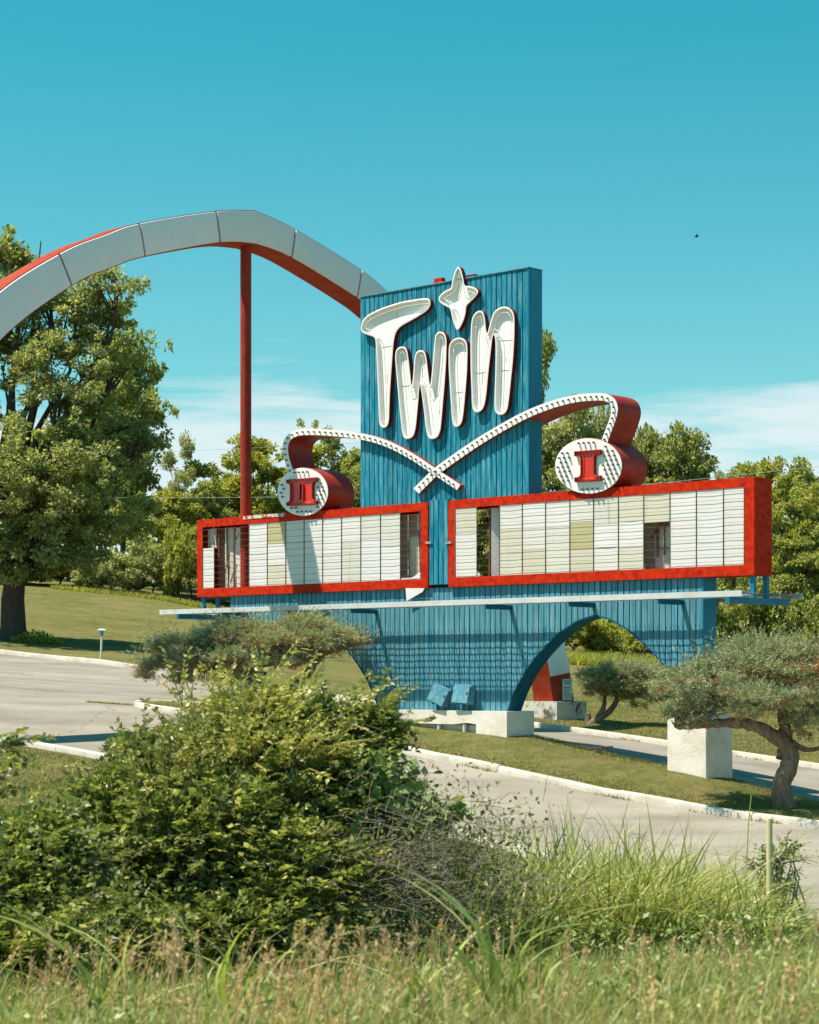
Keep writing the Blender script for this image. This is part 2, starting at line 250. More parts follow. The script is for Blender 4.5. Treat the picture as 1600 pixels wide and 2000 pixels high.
# ---------------------------------------------------------------- mesh helpers
class MB:
    def __init__(s): s.v = []; s.f = []; s.m = []
    def face(s, idx, m=0): s.f.append(tuple(idx)); s.m.append(m)
    def box(s, a, b, m=0):
        i = len(s.v); (x0, y0, z0), (x1, y1, z1) = a, b
        s.v += [(x0, y0, z0), (x1, y0, z0), (x1, y1, z0), (x0, y1, z0), (x0, y0, z1), (x1, y0, z1), (x1, y1, z1), (x0, y1, z1)]
        for q in ((0, 3, 2, 1), (4, 5, 6, 7), (0, 1, 5, 4), (1, 2, 6, 5), (2, 3, 7, 6), (3, 0, 4, 7)): s.face([i + k for k in q], m)
        return s
    def hexa(s, p, m=0):      # eight corners, bottom ring then top ring
        i = len(s.v); s.v += [tuple(q) for q in p]
        for q in ((0, 3, 2, 1), (4, 5, 6, 7), (0, 1, 5, 4), (1, 2, 6, 5), (2, 3, 7, 6), (3, 0, 4, 7)): s.face([i + k for k in q], m)
        return s
    def bar(s, a, b, w, h, m=0):   # square bar between two points
        a, b = Vector(a), Vector(b); d = (b - a).normalized()
        up = Vector((0, 0, 1)) if abs(d.z) < 0.95 else Vector((1, 0, 0))
        r = d.cross(up).normalized() * (w / 2); t = r.cross(d).normalized() * (h / 2)
        return s.hexa([a - r - t, a + r - t, b + r - t, b - r - t, a - r + t, a + r + t, b + r + t, b - r + t], m)
    def tube(s, pts, r, n=8, m=0, cap=True, rr=None):
        pts = [Vector(p) for p in pts]; k0 = len(s.v); L = len(pts)
        prev = None
        for k, p in enumerate(pts):
            d = (pts[min(k + 1, L - 1)] - pts[max(k - 1, 0)])
            d = d.normalized() if d.length > 1e-9 else Vector((0, 0, 1))
            if prev is None: a = d.orthogonal().normalized()
            else:
                a = prev - d * prev.dot(d); a = a.normalized() if a.length > 1e-6 else d.orthogonal().normalized()
            prev = a; b = d.cross(a); rad = rr[k] if rr else r
            for j in range(n):
                an = 2 * math.pi * j / n; q = p + (a * math.cos(an) + b * math.sin(an)) * rad; s.v.append(tuple(q))
        for k in range(L - 1):
            for j in range(n):
                s.face((k0 + k * n + j, k0 + k * n + (j + 1) % n, k0 + (k + 1) * n + (j + 1) % n, k0 + (k + 1) * n + j), m)
        if cap:
            s.face([k0 + j for j in reversed(range(n))], m); s.face([k0 + (L - 1) * n + j for j in range(n)], m)
        return s
    def cap(s, loops, fn, m=0, flip=False):    # flat face(s) for 2-D loops (first outer, others holes)
        i = len(s.v); flat = [p for l in loops for p in l]
        s.v += [tuple(fn(p)) for p in flat]
        for t in tessellate_polygon([[Vector((p[0], p[1], 0)) for p in l] for l in loops]):
            q = [i + k for k in t]; s.face(q[::-1] if flip else q, m)
    def wall(s, loop, f0, f1, m=0, flip=False):
        i = len(s.v); n = len(loop); s.v += [tuple(f0(p)) for p in loop] + [tuple(f1(p)) for p in loop]
        for k in range(n):
            q = (i + k, i + (k + 1) % n, i + n + (k + 1) % n, i + n + k); s.face(q[::-1] if flip else q, m)
    def prism(s, loops, n0, n1, m=0, side=None):
        f0, f1 = (lambda p: (p[0], n0, p[1])), (lambda p: (p[0], n1, p[1]))
        s.cap(loops, f0, m); s.cap(loops, f1, m, True)
        for l in loops: s.wall(l, f0, f1, m if side is None else side)
        return s
def fixnormals(me):
    import bmesh
    bm = bmesh.new(); bm.from_mesh(me); bmesh.ops.remove_doubles(bm, verts=bm.verts, dist=1e-5); bmesh.ops.recalc_face_normals(bm, faces=bm.faces); bm.to_mesh(me); bm.free()
def link(name, me, parent=None, loc=None):
    o = bpy.data.objects.new(name, me); COL.objects.link(o)
    if parent is not None: o.parent = parent
    if loc is not None: o.location = loc
    return o
def build(name, mb, mats, parent=None, smooth=False, fix=True, loc=None):
    me = bpy.data.meshes.new(name); me.from_pydata([tuple(v) for v in mb.v], [], mb.f)
    for mt in (mats if isinstance(mats, (list, tuple)) else [mats]): me.materials.append(M[mt] if isinstance(mt, str) else mt)
    me.polygons.foreach_set('material_index', mb.m)
    if fix: fixnormals(me)
    if smooth:
        me.polygons.foreach_set('use_smooth', [True] * len(me.polygons))
        if smooth != True: me.set_sharp_from_angle(angle=math.radians(smooth))
    return link(name, me, parent, loc)
def npmesh(name, V, Fc, mats, parent=None, loc=None, smooth=False, mi=None):
    V = np.asarray(V, dtype=np.float32); Fc = np.asarray(Fc, dtype=np.int32); k = Fc.shape[1]
    me = bpy.data.meshes.new(name); me.vertices.add(len(V)); me.vertices.foreach_set('co', V.ravel())
    me.loops.add(Fc.size); me.loops.foreach_set('vertex_index', Fc.ravel())
    me.polygons.add(len(Fc)); me.polygons.foreach_set('loop_start', np.arange(0, Fc.size, k, dtype=np.int32))
    for mt in (mats if isinstance(mats, (list, tuple)) else [mats]): me.materials.append(M[mt])
    if mi is not None: me.polygons.foreach_set('material_index', np.asarray(mi, dtype=np.int32))
    if smooth: me.polygons.foreach_set('use_smooth', np.ones(len(Fc), dtype=bool))
    me.update(calc_edges=True); me.validate(); return link(name, me, parent, loc)
def empty(name, loc=(0, 0, 0), rz=0.0):
    o = bpy.data.objects.new(name, None); COL.objects.link(o); o.location = loc; o.rotation_euler = (0, 0, rz); o.empty_display_size = 0.3; return o
def tag(o, label=None, cat=None, group=None, kind=None):
    for k, v in (('label', label), ('category', cat), ('group', group), ('kind', kind)):
        if v: o[k] = v
    return o
def catmull(pts, per=4, closed=True):
    out = []; n = len(pts); rng = range(n) if closed else range(n - 1)
    g = (lambda k: pts[k % n]) if closed else (lambda k: pts[min(max(k, 0), n - 1)])
    for k in rng:
        p0, p1, p2, p3 = g(k - 1), g(k), g(k + 1), g(k + 2)
        for j in range(per):
            t = j / per
            out.append(tuple(0.5 * (2 * b + (c - a) * t + (2 * a - 5 * b + 4 * c - d) * t * t + (3 * b - a - 3 * c + d) * t ** 3) for a, b, c, d in zip(p0, p1, p2, p3)))
    if not closed: out.append(tuple(pts[-1]))
    return out
def area2(l): return sum(l[k][0] * l[(k + 1) % len(l)][1] - l[(k + 1) % len(l)][0] * l[k][1] for k in range(len(l)))
def inset(loop, d):            # move a closed loop inwards by d
    sgn = 1 if area2(loop) > 0 else -1; n = len(loop); out = []
    for k in range(n):
        a, b, c = Vector(loop[k - 1]), Vector(loop[k]), Vector(loop[(k + 1) % n])
        e1, e2 = (b - a), (c - b)
        if e1.length < 1e-9 or e2.length < 1e-9: out.append(tuple(b)); continue
        e1.normalize(); e2.normalize()
        n1, n2 = Vector((-e1.y, e1.x)) * sgn, Vector((-e2.y, e2.x)) * sgn
        m_ = (n1 + n2); L = m_.length
        m_ = m_ / L if L > 1e-6 else n1
        out.append(tuple(b + m_ * min(d / max(m_.dot(n1), 0.5), d * 1.6)))
    return out

# ---------------------------------------------------------------- terrain
CP = []
for u_, n_, z_ in ((-9.13, -9, 1.42), (-5.94, -9, 1.16), (0, -9, .52), (5, -9, -.02), (7.5, -9, -.38), (-20, -9, 2.55), (-34, -9, 3.9),
                   (-29.4, 9, 3.57), (-25.2, 9, 3.18), (-16, 9, 2.25), (-7.15, 9, 1.43), (-2.4, 9, 1.0), (0, 9, .76), (2.6, 9, .49), (8, 9, .0), (14, 9, -.5),
                   (-2.07, -2.2, 1.13), (-1.06, -2.2, .99), (1.35, -2.2, .70), (4.3, -2.2, .31), (7.04, -2.2, .03), (9.55, -2.2, -.12), (14, -2.2, -.6), (-7, -2.2, 1.68), (-12.5, -2.2, 2.12),
                   (-0.44, 0, 1.36), (4.4, 0, .70), (5.4, 0, .55), (-3, 0, 1.52), (-7, 0, 1.78), (-13, 0, 2.1), (-20, 0, 2.6),
                   (3.4, 2, .66), (6.5, 2, .12), (-1, 3, 1.2), (-7, 3, 1.65), (-10.5, 13.5, 1.62), (-6, 14, 1.35), (0, 14, 1.0), (-20, 14, 2.75), (-30, 13, 3.75)):
    CP.append(UN(u_, n_) + (z_,))
for px, py, Y in ((25, 1250, 86), (198, 1293, 76), (150, 1150, 116), (300, 1165, 114), (450, 1195, 110), (600, 1225, 106), (1150, 1285, 100), (1290, 1300, 98), (1600, 1315, 96), (-300, 1140, 110), (0, 1560, 39.5), (-300, 1500, 44)):
    CP.append(at(px, py, Y))
CP += [(7, 35, -1.05), (12, 35, -1.3), (2, 34, -.62), (-7, 33, .05), (-3, 30, -.15), (4, 29, -.75), (9, 29, -.95), (-5, 25, .0), (0, 25, -.2), (5, 25, -.35), (9, 24, -.3),
       (-4, 19, .3), (0, 19, .2), (5, 19, .25), (-3, 14, .62), (3, 14, .85), (-2, 11, .92), (0, 11, 1.0), (2.2, 11, 1.17), (-1.8, 9.3, 1.12), (.2, 9.3, 1.2), (2, 9.3, 1.3), (0, 7.8, 1.38), (-6, 5, 1.4), (6, 5, 1.4), (0, 0, 1.4), (-25, 0, 1.5), (25, 0, 1.3), (0, -25, 1.4), (-60, 40, 3), (60, 40, -2),
       (-90, 110, 9), (-40, 150, 10.5), (20, 150, 8), (90, 110, 5), (-150, 0, 3), (150, 0, 0), (-150, 320, 12), (0, 320, 11), (150, 320, 9), (-60, 220, 11), (60, 220, 9)]
CP = np.array(CP)
def _phi(d2): return np.where(d2 > 1e-12, 0.5 * d2 * np.log(np.maximum(d2, 1e-12)), 0.0)
_s = 50.0; _X = CP[:, :2] / _s; _n = len(CP)
_K = _phi(((_X[:, None] - _X[None]) ** 2).sum(-1)) + np.eye(_n) * 2e-5
_P = np.c_[np.ones(_n), _X]
_A = np.block([[_K, _P], [_P.T, np.zeros((3, 3))]])
_w = np.linalg.solve(_A, np.r_[CP[:, 2], 0, 0, 0])
def gz(x, y):
    q = np.c_[np.ravel(x), np.ravel(y)] / _s
    out = np.empty(len(q))
    for i in range(0, len(q), 20000):
        b = q[i:i + 20000]; out[i:i + 20000] = _phi(((b[:, None] - _X[None]) ** 2).sum(-1)) @ _w[:_n] + _w[_n] + b @ _w[_n + 1:]
    return out.reshape(np.shape(x)) if np.ndim(x) else float(out[0])
def gun(u, n): return gz(*UN(u, n))
def axis(fine0, fine1, step, lo, hi):
    a = list(np.arange(fine0, fine1 + 1e-6, step)); v = fine1; d = step
    while v < hi: d *= 1.22; v = min(v + d, hi); a.append(v)
    v = fine0; d = step
    while v > lo: d *= 1.22; v = max(v - d, lo); a.insert(0, v)
    return np.array(a)
gx = axis(-32, 28, 0.55, -700, 700); gy = axis(4, 100, 0.55, -300, 1400)
GX, GY = np.meshgrid(gx, gy)
GXc, GYc = np.clip(GX, -150, 150), np.clip(GY, -30, 320)
GZ = gz(GXc, GYc)
nx, ny = len(gx), len(gy)
idx = np.arange(nx * ny).reshape(ny, nx)
quads = np.stack([idx[:-1, :-1], idx[:-1, 1:], idx[1:, 1:], idx[1:, :-1]], -1).reshape(-1, 4)
g = npmesh('ground', np.stack([GX, GY, GZ], -1).reshape(-1, 3), quads, 'ground', smooth=True)
tag(g, 'sloping mown lawn and verge', kind='structure')
def near_n(u): return -9.0 - 0.0 * u
def far_n(u): return 9.0 + (0.0 if u > -24 else (u + 24) * 0.12)
us = np.arange(-62, 34.01, 0.6); ts = np.linspace(0, 1, 33)
RU = np.repeat(us[:, None], len(ts), 1)
RN = np.array([[near_n(u) * (1 - t) + far_n(u) * t for t in ts] for u in us])
RX, RY = UN(RU, RN)
ridx = np.arange(RU.size).reshape(RU.shape)
rq = np.stack([ridx[:-1, :-1], ridx[1:, :-1], ridx[1:, 1:], ridx[:-1, 1:]], -1).reshape(-1, 4)
road = npmesh('road', np.stack([RX, RY, gz(RX, RY) + 0.03], -1).reshape(-1, 3), rq, 'road', smooth=True)
tag(road, 'pale worn entrance drive', kind='structure')
# island the sign stands on
def isl_half(u):                 # front and rear edge of the island at u
    t = min(1.0, max(0.0, (u + 13.2) / 1.6)); k = math.sqrt(max(0.0, 1 - (1 - t) ** 2)); mid = -0.6
    return mid + (-2.2 - mid) * k, mid + (1.0 - mid) * k
iu = np.concatenate([np.linspace(-13.2, -11.6, 9), np.arange(-11.2, 24.1, 0.5)]); V = []
for u in iu:
    a, b = isl_half(u)
    for k, t in enumerate(np.linspace(0, 1, 9)):
        n = a + (b - a) * t; x, y = UN(u, n); e = min(t, 1 - t) * 2
        V.append((x, y, gz(x, y) + (0.125 if 0 < t else 0.10) + 0.05 * math.sin(math.pi * min(1, t * 1.1)) - (0.13 if t == 1 else 0)))
V = np.array(V); ii = np.arange(len(V)).reshape(len(iu), 9)
iq = np.stack([ii[:-1, :-1], ii[1:, :-1], ii[1:, 1:], ii[:-1, 1:]], -1).reshape(-1, 4)
isl = npmesh('traffic_island', V, iq, 'ground', smooth=True); tag(isl, 'grass island the sign stands on', kind='structure')
def island_top(u, n): return gun(u, n) + 0.16
def kerb(name, pts, gaps=(), w=0.24, h=0.17, flipside=1, label=''):
    # rounded kerb run along (u, n) points, cast in lengths with joints
    P = [Vector(UN(*p)) for p in pts]; mb = MB(); L = 0; seg = []; cur = []
    random.seed(len(pts))
    nextcut = 3.0
    for k in range(len(P)):
        if k: L += (P[k] - P[k - 1]).length
        cur.append(k)
        if L > nextcut or k == len(P) - 1:
            seg.append(cur); cur = [k]; nextcut = L + random.uniform(2.6, 3.4)
    prof = [(-w / 2, -0.12), (-w / 2, h * 0.62), (-w * 0.36, h * 0.93), (-w * 0.12, h), (w * 0.2, h * 0.98), (w * 0.42, h * 0.8), (w / 2, h * 0.4), (w / 2, -0.12)]
    for sg in seg:
        if len(sg) < 2: continue
        i0 = len(mb.v); wob = random.uniform(-.012, .012)
        for q, k in enumerate(sg):
            d = (P[min(k + 1, len(P) - 1)] - P[max(k - 1, 0)]).normalized(); r = Vector((-d.y, d.x)) * flipside
            p = P[k] + (d * 0.008 if q == 0 else (-d * 0.008 if q == len(sg) - 1 else d * 0)); z = gz(p.x, p.y) + wob
            for a, b in prof: mb.v.append((p.x + r.x * a, p.y + r.y * a, z + b))
        n = len(prof)
        for q in range(len(sg) - 1):
            for j in range(n): mb.face((i0 + q * n + j, i0 + q * n + (j + 1) % n, i0 + (q + 1) * n + (j + 1) % n, i0 + (q + 1) * n + j))
        mb.face([i0 + j for j in range(n)]); mb.face([i0 + (len(sg) - 1) * n + j for j in reversed(range(n))])
    o = build(name, mb, 'kerb', smooth=40); tag(o, label, kind='structure'); return o
kerb('kerb', [(u, -2.2) for u in np.arange(24, -11.4, -0.5)] + [(u, isl_half(u)[0]) for u in np.linspace(-11.6, -13.2, 9)] + [(u, isl_half(u)[1]) for u in np.linspace(-13.0, -11.6, 8)], label='white painted kerb round the sign island')
kerb('kerb', [(u, near_n(u)) for u in np.arange(10, -62, -0.6)], w=0.22, h=0.14, label='white kerb along the near lawn')
kerb('kerb', [(u, far_n(u)) for u in np.arange(-62, 34, 0.6)], w=0.26, h=0.18, label='white kerb along the far lawn')
# ---------------------------------------------------------------- the marquee sign
ZB = 1.0; OFF = (0, 0, -ZB)
SIGN = empty('marquee_sign', UN(0, 0) + (ZB,), -AL)
tag(SIGN, 'tall blue drive-in marquee with the word Twin, two letter boards and arched base', 'sign')
def sp(name, mb, mats, **kw): return build(name, mb, mats, SIGN, loc=OFF, **kw)
WT, WB = 0.0, 0.50             # wall front and back
ARC = [(0, 0), (.12, .03), (.2, .055), (.39, .17), (.52, .28), (.655, .41), (.76, .54), (.854, .68), (.93, .82), (1, 1)]
def arcdrop(s):
    s = min(abs(s), 1)
    for (a, b), (c, d) in zip(ARC, ARC[1:]):
        if s <= c: return b + (d - b) * (s - a) / (c - a)
    return 1
HS = 2.72; CR = ((2.05, 4.455), (-7.75, 4.455)); ZP = 2.132
def wallfoot(u):
    for cu, cz in CR:
        if abs(u - cu) < HS: return cz - (cz - ZP) * arcdrop((u - cu) / HS)
    return ZP
UL, UR = -10.812, 5.142; ZM = 5.235
loop = [(UL, ZM), (UL, ZP)]
for cu in (CR[1][0], CR[0][0]):
    loop += [(cu + HS * t, wallfoot(cu + HS * t * 0.9999)) for t in np.linspace(-1, 1, 41)]
loop += [(UR, ZP), (UR, ZM)]
mb = MB(); mb.prism([loop], 0.028, WB, 0, 1)
wall = sp('base_wall', mb, ['blue_dark', 'blue_flat']); tag(wall, 'blue boarded lower wall with two arched openings')
random.seed(5)
def planks(parent, u0, u1, w, zlo, zhi, n0, n1, mat='blue'):
    k = max(1, round((u1 - u0) / w)); w = (u1 - u0) / k
    for j in range(k):
        a, b = u0 + j * w + 0.0135, u0 + (j + 1) * w - 0.0135; j0 = random.uniform(-.004, .004)
        za, zb = (zlo(a), zlo(b)) if callable(zlo) else (zlo, zlo); f = n0 + j0
        m_ = MB(); ch = 0.006
        m_.hexa([(a, f, za), (b, f, zb), (b, n1, zb), (a, n1, za), (a, f, zhi), (b, f, zhi), (b, n1, zhi), (a, n1, zhi)])
        build('plank', m_, mat, parent, fix=False)
planks(wall, UL, UR, 0.172, wallfoot, ZM, WT, 0.024, 'blue_faded')
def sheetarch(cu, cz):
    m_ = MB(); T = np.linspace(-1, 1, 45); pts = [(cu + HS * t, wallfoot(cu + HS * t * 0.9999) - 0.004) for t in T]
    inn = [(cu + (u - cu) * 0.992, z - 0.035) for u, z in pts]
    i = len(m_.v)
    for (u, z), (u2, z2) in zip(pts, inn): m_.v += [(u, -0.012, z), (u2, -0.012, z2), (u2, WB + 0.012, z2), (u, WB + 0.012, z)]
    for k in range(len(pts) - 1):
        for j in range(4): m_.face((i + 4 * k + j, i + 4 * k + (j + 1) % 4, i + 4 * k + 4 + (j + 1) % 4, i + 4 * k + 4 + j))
    sp('arch_lining', m_, 'blue_shaded', smooth=30)
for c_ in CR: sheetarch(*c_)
ZT = 7.424
mb = MB().box((-5.717, 0.028, ZT), (0, WB, 12.955)).box((-3.19, .028, ZM + .003), (-2.54, WB, ZT - .002))
tower = sp('tower', mb, ['blue_dark']); tag(tower, 'tall blue boarded tower behind the lettering')
planks(tower, -5.717, 0.0, 0.168, ZT, 12.955, WT, 0.024)
mb = MB().box((0.003, -0.012, ZT), (0.035, WB + .01, 12.95)); build('side_panel', mb, 'blue_flat', tower)
mb = MB().box((UR + .003, -0.012, ZP + .003), (UR + .035, WB + .01, ZM)); build('side_panel', mb, 'blue_flat', wall)
mb = MB().box((-5.74, -0.03, 12.958), (0.045, WB + .03, 12.985)); build('top_flashing', mb, 'blue_chalk', tower)
# slightly proud strip between the two boards
zc0, zc1 = uz(856, 1142)[1], uz(856, 977)[1]
mb = MB().box((-3.19, -0.05, zc0), (-2.54, .02, zc1)); cen = sp('centre_panel', mb, 'blue_dark')
planks(cen, -3.19, -2.54, 0.163, zc0, zc1, -0.085, -0.053)
# rear lettering just peeping over the top edge
for px, py, w, h, mt in ((856, 549, .42, .16, 'red'), (920, 541, .46, .12, 'ltr_red')):
    u, z = uz(px, py, .55); m_ = MB(); m_.hexa([(u - w / 2, .54, 12.6), (u + w / 2, .54, 12.6), (u + w / 2, .68, 12.6), (u - w / 2, .68, 12.6), (u - w / 3, .54, z + h / 2), (u + w / 3.4, .54, z + h / 2), (u + w / 3.4, .68, z + h / 2), (u - w / 3, .68, z + h / 2)])
    build('rear_letter_tip', m_, mt, tower)

# channel letters
def z1(l, ox=680, oy=500, s=3.8095): return [(ox + x / s, oy + y / s) for x, y in l]
def letter(name, loops, nf, nback, nroot, mats, rimw, neon, parent=None, smooth=True, tube_in=0.10):
    L = []
    for k, lp in enumerate(loops):
        q = [uz(x, y, nf) for x, y in lp]
        L.append(catmull(q, 3) if smooth else q)
    inn = [inset(l, rimw if k == 0 else -rimw) for k, l in enumerate(L)]
    mb = MB(); f = lambda n: (lambda p: (p[0], n, p[1]))
    for a, b in zip(L, inn):
        i = len(mb.v); n = len(a)
        mb.v += [(p[0], nf, p[1]) for p in a] + [(p[0], nf - .006, p[1]) for p in b]
        for k in range(n): mb.face((i + k, i + (k + 1) % n, i + n + (k + 1) % n, i + n + k), 1)
        mb.wall(a, f(nf), f(nroot), 2); mb.wall(b, f(nf - .006), f(nback), 0)
    mb.cap(inn, f(nback), 0)
    o = build(name, mb, mats, parent or SIGN, fix=False, loc=None if parent else OFF)
    t = inset(L[0], rimw + tube_in); pts = [(p[0], nf + .035, p[1]) for p in t]; 
    mb = MB().tube(pts + [pts[0]], 0.008, 6); build('neon_tube', mb, neon, o, smooth=True)
    return o
T_ = [(600,318),(612,340),(608,375),(580,410),(520,450),(450,490),(395,522),(360,562),(342,620),(333,700),(322,850),(312,1000),(306,1150),(302,1230),(288,1268),(262,1278),(238,1262),(230,1220),(226,1100),(220,950),(214,800),(208,690),(204,630),(190,602),(150,588),(110,570),(95,540),(105,490),(140,445),(210,405),(300,370),(400,340),(500,322),(560,314)]
W_ = [(352,730),(365,690),(395,674),(425,680),(440,710),(452,790),(462,880),(471,962),(480,930),(485,880),(491,800),(498,740),(515,710),(545,700),(570,715),(582,760),(592,840),(602,920),(609,962),(617,930),(625,850),(636,730),(645,620),(655,580),(680,562),(712,572),(730,610),(732,680),(728,800),(718,950),(705,1100),(692,1250),(682,1310),(660,1350),(620,1362),(595,1345),(582,1300),(570,1200),(558,1100),(545,1010),(534,952),(527,1010),(520,1100),(508,1230),(498,1300),(480,1345),(440,1362),(412,1345),(400,1290),(388,1180),(372,1020),(360,880),(352,790)]
I_ = [(750,690),(765,640),(800,612),(840,608),(870,625),(886,665),(888,760),(882,900),(872,1020),(862,1130),(852,1210),(835,1255),(805,1272),(782,1255),(772,1200),(764,1080),(756,950),(749,820)]
N_ = [(915,520),(925,460),(950,420),(980,406),(1005,420),(1018,470),(1024,530),(1033,576),(1046,545),(1062,480),(1085,420),(1120,388),(1165,376),(1205,390),(1232,430),(1238,500),(1236,620),(1228,760),(1216,880),(1204,1000),(1192,1100),(1180,1150),(1155,1178),(1120,1180),(1095,1155),(1089,1100),(1092,980),(1096,850),(1098,720),(1095,620),(1083,588),(1072,620),(1058,740),(1042,880),(1030,1010),(1018,1090),(1000,1140),(965,1164),(935,1150),(922,1100),(918,980),(913,850),(911,700),(912,600)]
S_ = [(822,80),(840,104),(856,165),(868,218),(900,222),(942,235),(968,262),(950,300),(910,340),(880,375),(873,430),(850,500),(815,552),(790,510),(772,450),(758,392),(720,370),(685,345),(673,318),(690,285),(730,255),(764,237),(775,190),(790,130),(808,92)]
LM = ['white', 'rim', 'ltr_red']
SEAMS = {'T': [((222, 686), (328, 668), .012), ((365, 385), (365, 470), .006), ((290, 880), (292, 960), .010)], 'w': [((392, 974), (462, 962), .012), ((552, 830), (556, 905), .008), ((682, 1070), (680, 1180), .008)],
         'dot': [((778, 1022), (858, 1010), .012), ((828, 1050), (826, 1130), .010)], 'n': [((934, 876), (1026, 864), .012), ((1112, 632), (1226, 624), .010), ((1132, 854), (1206, 848), .012), ((1002, 872), (996, 960), .012), ((1176, 750), (1176, 790), .008)]}
for nm, l, lab in (('letter', T_, 'large white channel letter T'), ('letter', W_, 'white channel letter w'), ('letter', I_, 'white channel letter i without its dot'), ('letter', N_, 'white channel letter n'), ('star_emblem', S_, 'four pointed white star over the letter i')):
    lo_ = letter(nm, [z1(l)], -0.135, -0.022, 0.0, LM, 0.036, 'neon'); tag(lo_, lab)
    for (xa, ya), (xb, yb), wd in SEAMS.get(lab.split()[-1] if nm == 'letter' and 'dot' not in lab else lab[-3:], ()):
        (xa, ya), (xb, yb) = z1([(xa, ya), (xb, yb)]); (ua, za), (ub, zb2) = uz(xa, ya, -.025), uz(xb, yb, -.025)
        build('seam', MB().bar((ua, -.026, za), (ub, -.026, zb2), .004, wd), 'seam', lo_)

# swooping arms, drums and numerals
AN0, AN1 = -0.13, 0.78
def bulb_at(mb, u, z, n0, ln=0.075):
    mb.tube([(u, n0, z), (u, n0 - ln * .45, z), (u, n0 - ln, z - .004)], 0.02, 6, rr=[0.014, 0.03, 0.02])
def arm(px, wid, lab, skip=0):
    c = catmull(px, 5, closed=False); n = len(c); A, B = [], []
    for k in range(n):
        a, b = Vector(c[max(k - 1, 0)]), Vector(c[min(k + 1, n - 1)]); d = (b - a).normalized(); w = wid(k / (n - 1))
        r = Vector((-d.y, d.x)) * w; p = Vector(c[k]); A.append(uz(*(p + r), AN0)); B.append(uz(*(p - r), AN0))
    m_ = MB(); i = 0
    for k in range(n): m_.v += [(A[k][0], AN0, A[k][1]), (B[k][0], AN0, B[k][1]), (B[k][0], AN1, B[k][1]), (A[k][0], AN1, A[k][1])]
    for k in range(n - 1):
        for j in range(4): m_.face((4 * k + j, 4 * k + (j + 1) % 4, 4 * k + 4 + (j + 1) % 4, 4 * k + 4 + j), 0 if j in (0, 2) else 1)
    m_.face((0, 1, 2, 3), 1); m_.face((4 * n - 4, 4 * n - 3, 4 * n - 2, 4 * n - 1), 1)
    o = sp('swoop_arm', m_, ['white', 'maroon'], smooth=35); tag(o, lab)
    bb = MB(); acc = 0; last = None
    for k in range(n - 1):
        a, b = Vector(c[k]), Vector(c[k + 1]); L = (b - a).length; t = 0
        while acc + (L - t) >= 11.0:
            t += 11.0 - acc; acc = 0; p = a + (b - a) * (t / L); u, z = uz(*p, AN0); bulb_at(bb, u, z, AN0 - .001, .06)
        acc += L - t
    tag(build('bulbs', bb, 'bulb', o), kind='stuff'); return o
arm([(813,959),(832,940),(852,921),(890,893),(942,858),(995,827),(1032,808),(1060,796.5),(1095,785),(1130,777.5),(1163,775),(1182,776),(1194,782),(1199.5,792),(1200,805),(1195,824),(1187,845),(1181,862)], lambda t: 7.2 if t < .62 else 7.2 - 1.2 * min(1, (t - .62) * 4), 'right swooping arm curling over the numeral I drum')
def nudge(l, d): return l
AN0 -= 0.012
arm([(896,952),(872,936),(851,922),(837,913),(811,895.5),(785,880.5),(759,868),(732,858.5),(706,852.5),(680,848.5),(655,846),(628,844),(604,843.5),(586,844.5),(572,849),(562.5,857),(558,868),(557.5,881),(560,896),(564,909),(568,921)], lambda t: 6.2 if t < .6 else 6.2 - 1.0 * min(1, (t - .6) * 4), 'left swooping arm curling over the numeral II drum')
AN0 += 0.012
def ellipse(cx, cy, rx, ry, n=56): return [(cx + rx * math.cos(2 * math.pi * k / n), cy + ry * math.sin(2 * math.pi * k / n)) for k in range(n)]
def drum(cx, cy, rx, ry, keep, lab, nump, hole, numlab, step):
    DN0 = AN0 - .02; lp = [uz(x, y, DN0) for x, y in ellipse(cx, cy, rx, ry)]
    m_ = MB(); m_.prism([lp], DN0, 0.82); o = sp('numeral_drum', m_, 'maroon', smooth=40); tag(o, lab)
    fc = inset(lp, 0.012); m_ = MB(); m_.prism([fc], DN0 - .02, DN0 - .003); build('drum_face', m_, 'white', o, smooth=40)
    bb = MB(); rows = int(2 * ry / step) + 2
    for r in range(-rows, rows + 1):
        for q in range(-rows * 2, rows * 2 + 1):
            x = cx + q * step * 1.02 + r * step * 0.38; y = cy + r * step * 0.92 - q * step * .05
            if ((x - cx) / (rx - 6)) ** 2 + ((y - cy) / (ry - 6)) ** 2 > 1 or keep(x, y): continue
            u, z = uz(x, y, DN0 - .02); bulb_at(bb, u, z, DN0 - .021)
    tag(build('bulbs', bb, 'bulb', o), kind='stuff')
    nm = letter('numeral', [nump] + ([hole] if hole else []), DN0 - .11, DN0 - .055, DN0 - .022, ['num_red', 'num_rim', 'ltr_red'], 0.016, 'neon_red', o, smooth=False, tube_in=0.05)
    tag(nm, numlab); return o
q1 = z1([(500,870),(812,846),(812,905),(775,910),(752,922),(742,945),(740,1130),(748,1150),(768,1160),(812,1160),(812,1222),(503,1240),(503,1182),(545,1180),(566,1168),(576,1145),(576,955),(566,930),(545,918),(502,930)], 1040, 740, 6.154)
drum(1150.5, 910, 65.8, 55, lambda x, y: 1116 < x < 1178 and 870 < y < 948, 'right maroon drum with numeral I', q1, None, 'red roman numeral I', 9.6)
q2 = z1([(222,895),(560,868),(560,912),(532,920),(518,935),(514,965),(514,1085),(520,1110),(534,1122),(558,1125),(558,1170),(225,1190),(222,1150),(248,1143),(260,1128),(264,1100),(264,965),(258,948),(246,940),(222,937)], 520, 780, 5.714)
h2 = z1([(372,955),(404,952),(404,1122),(372,1126)], 520, 780, 5.714)
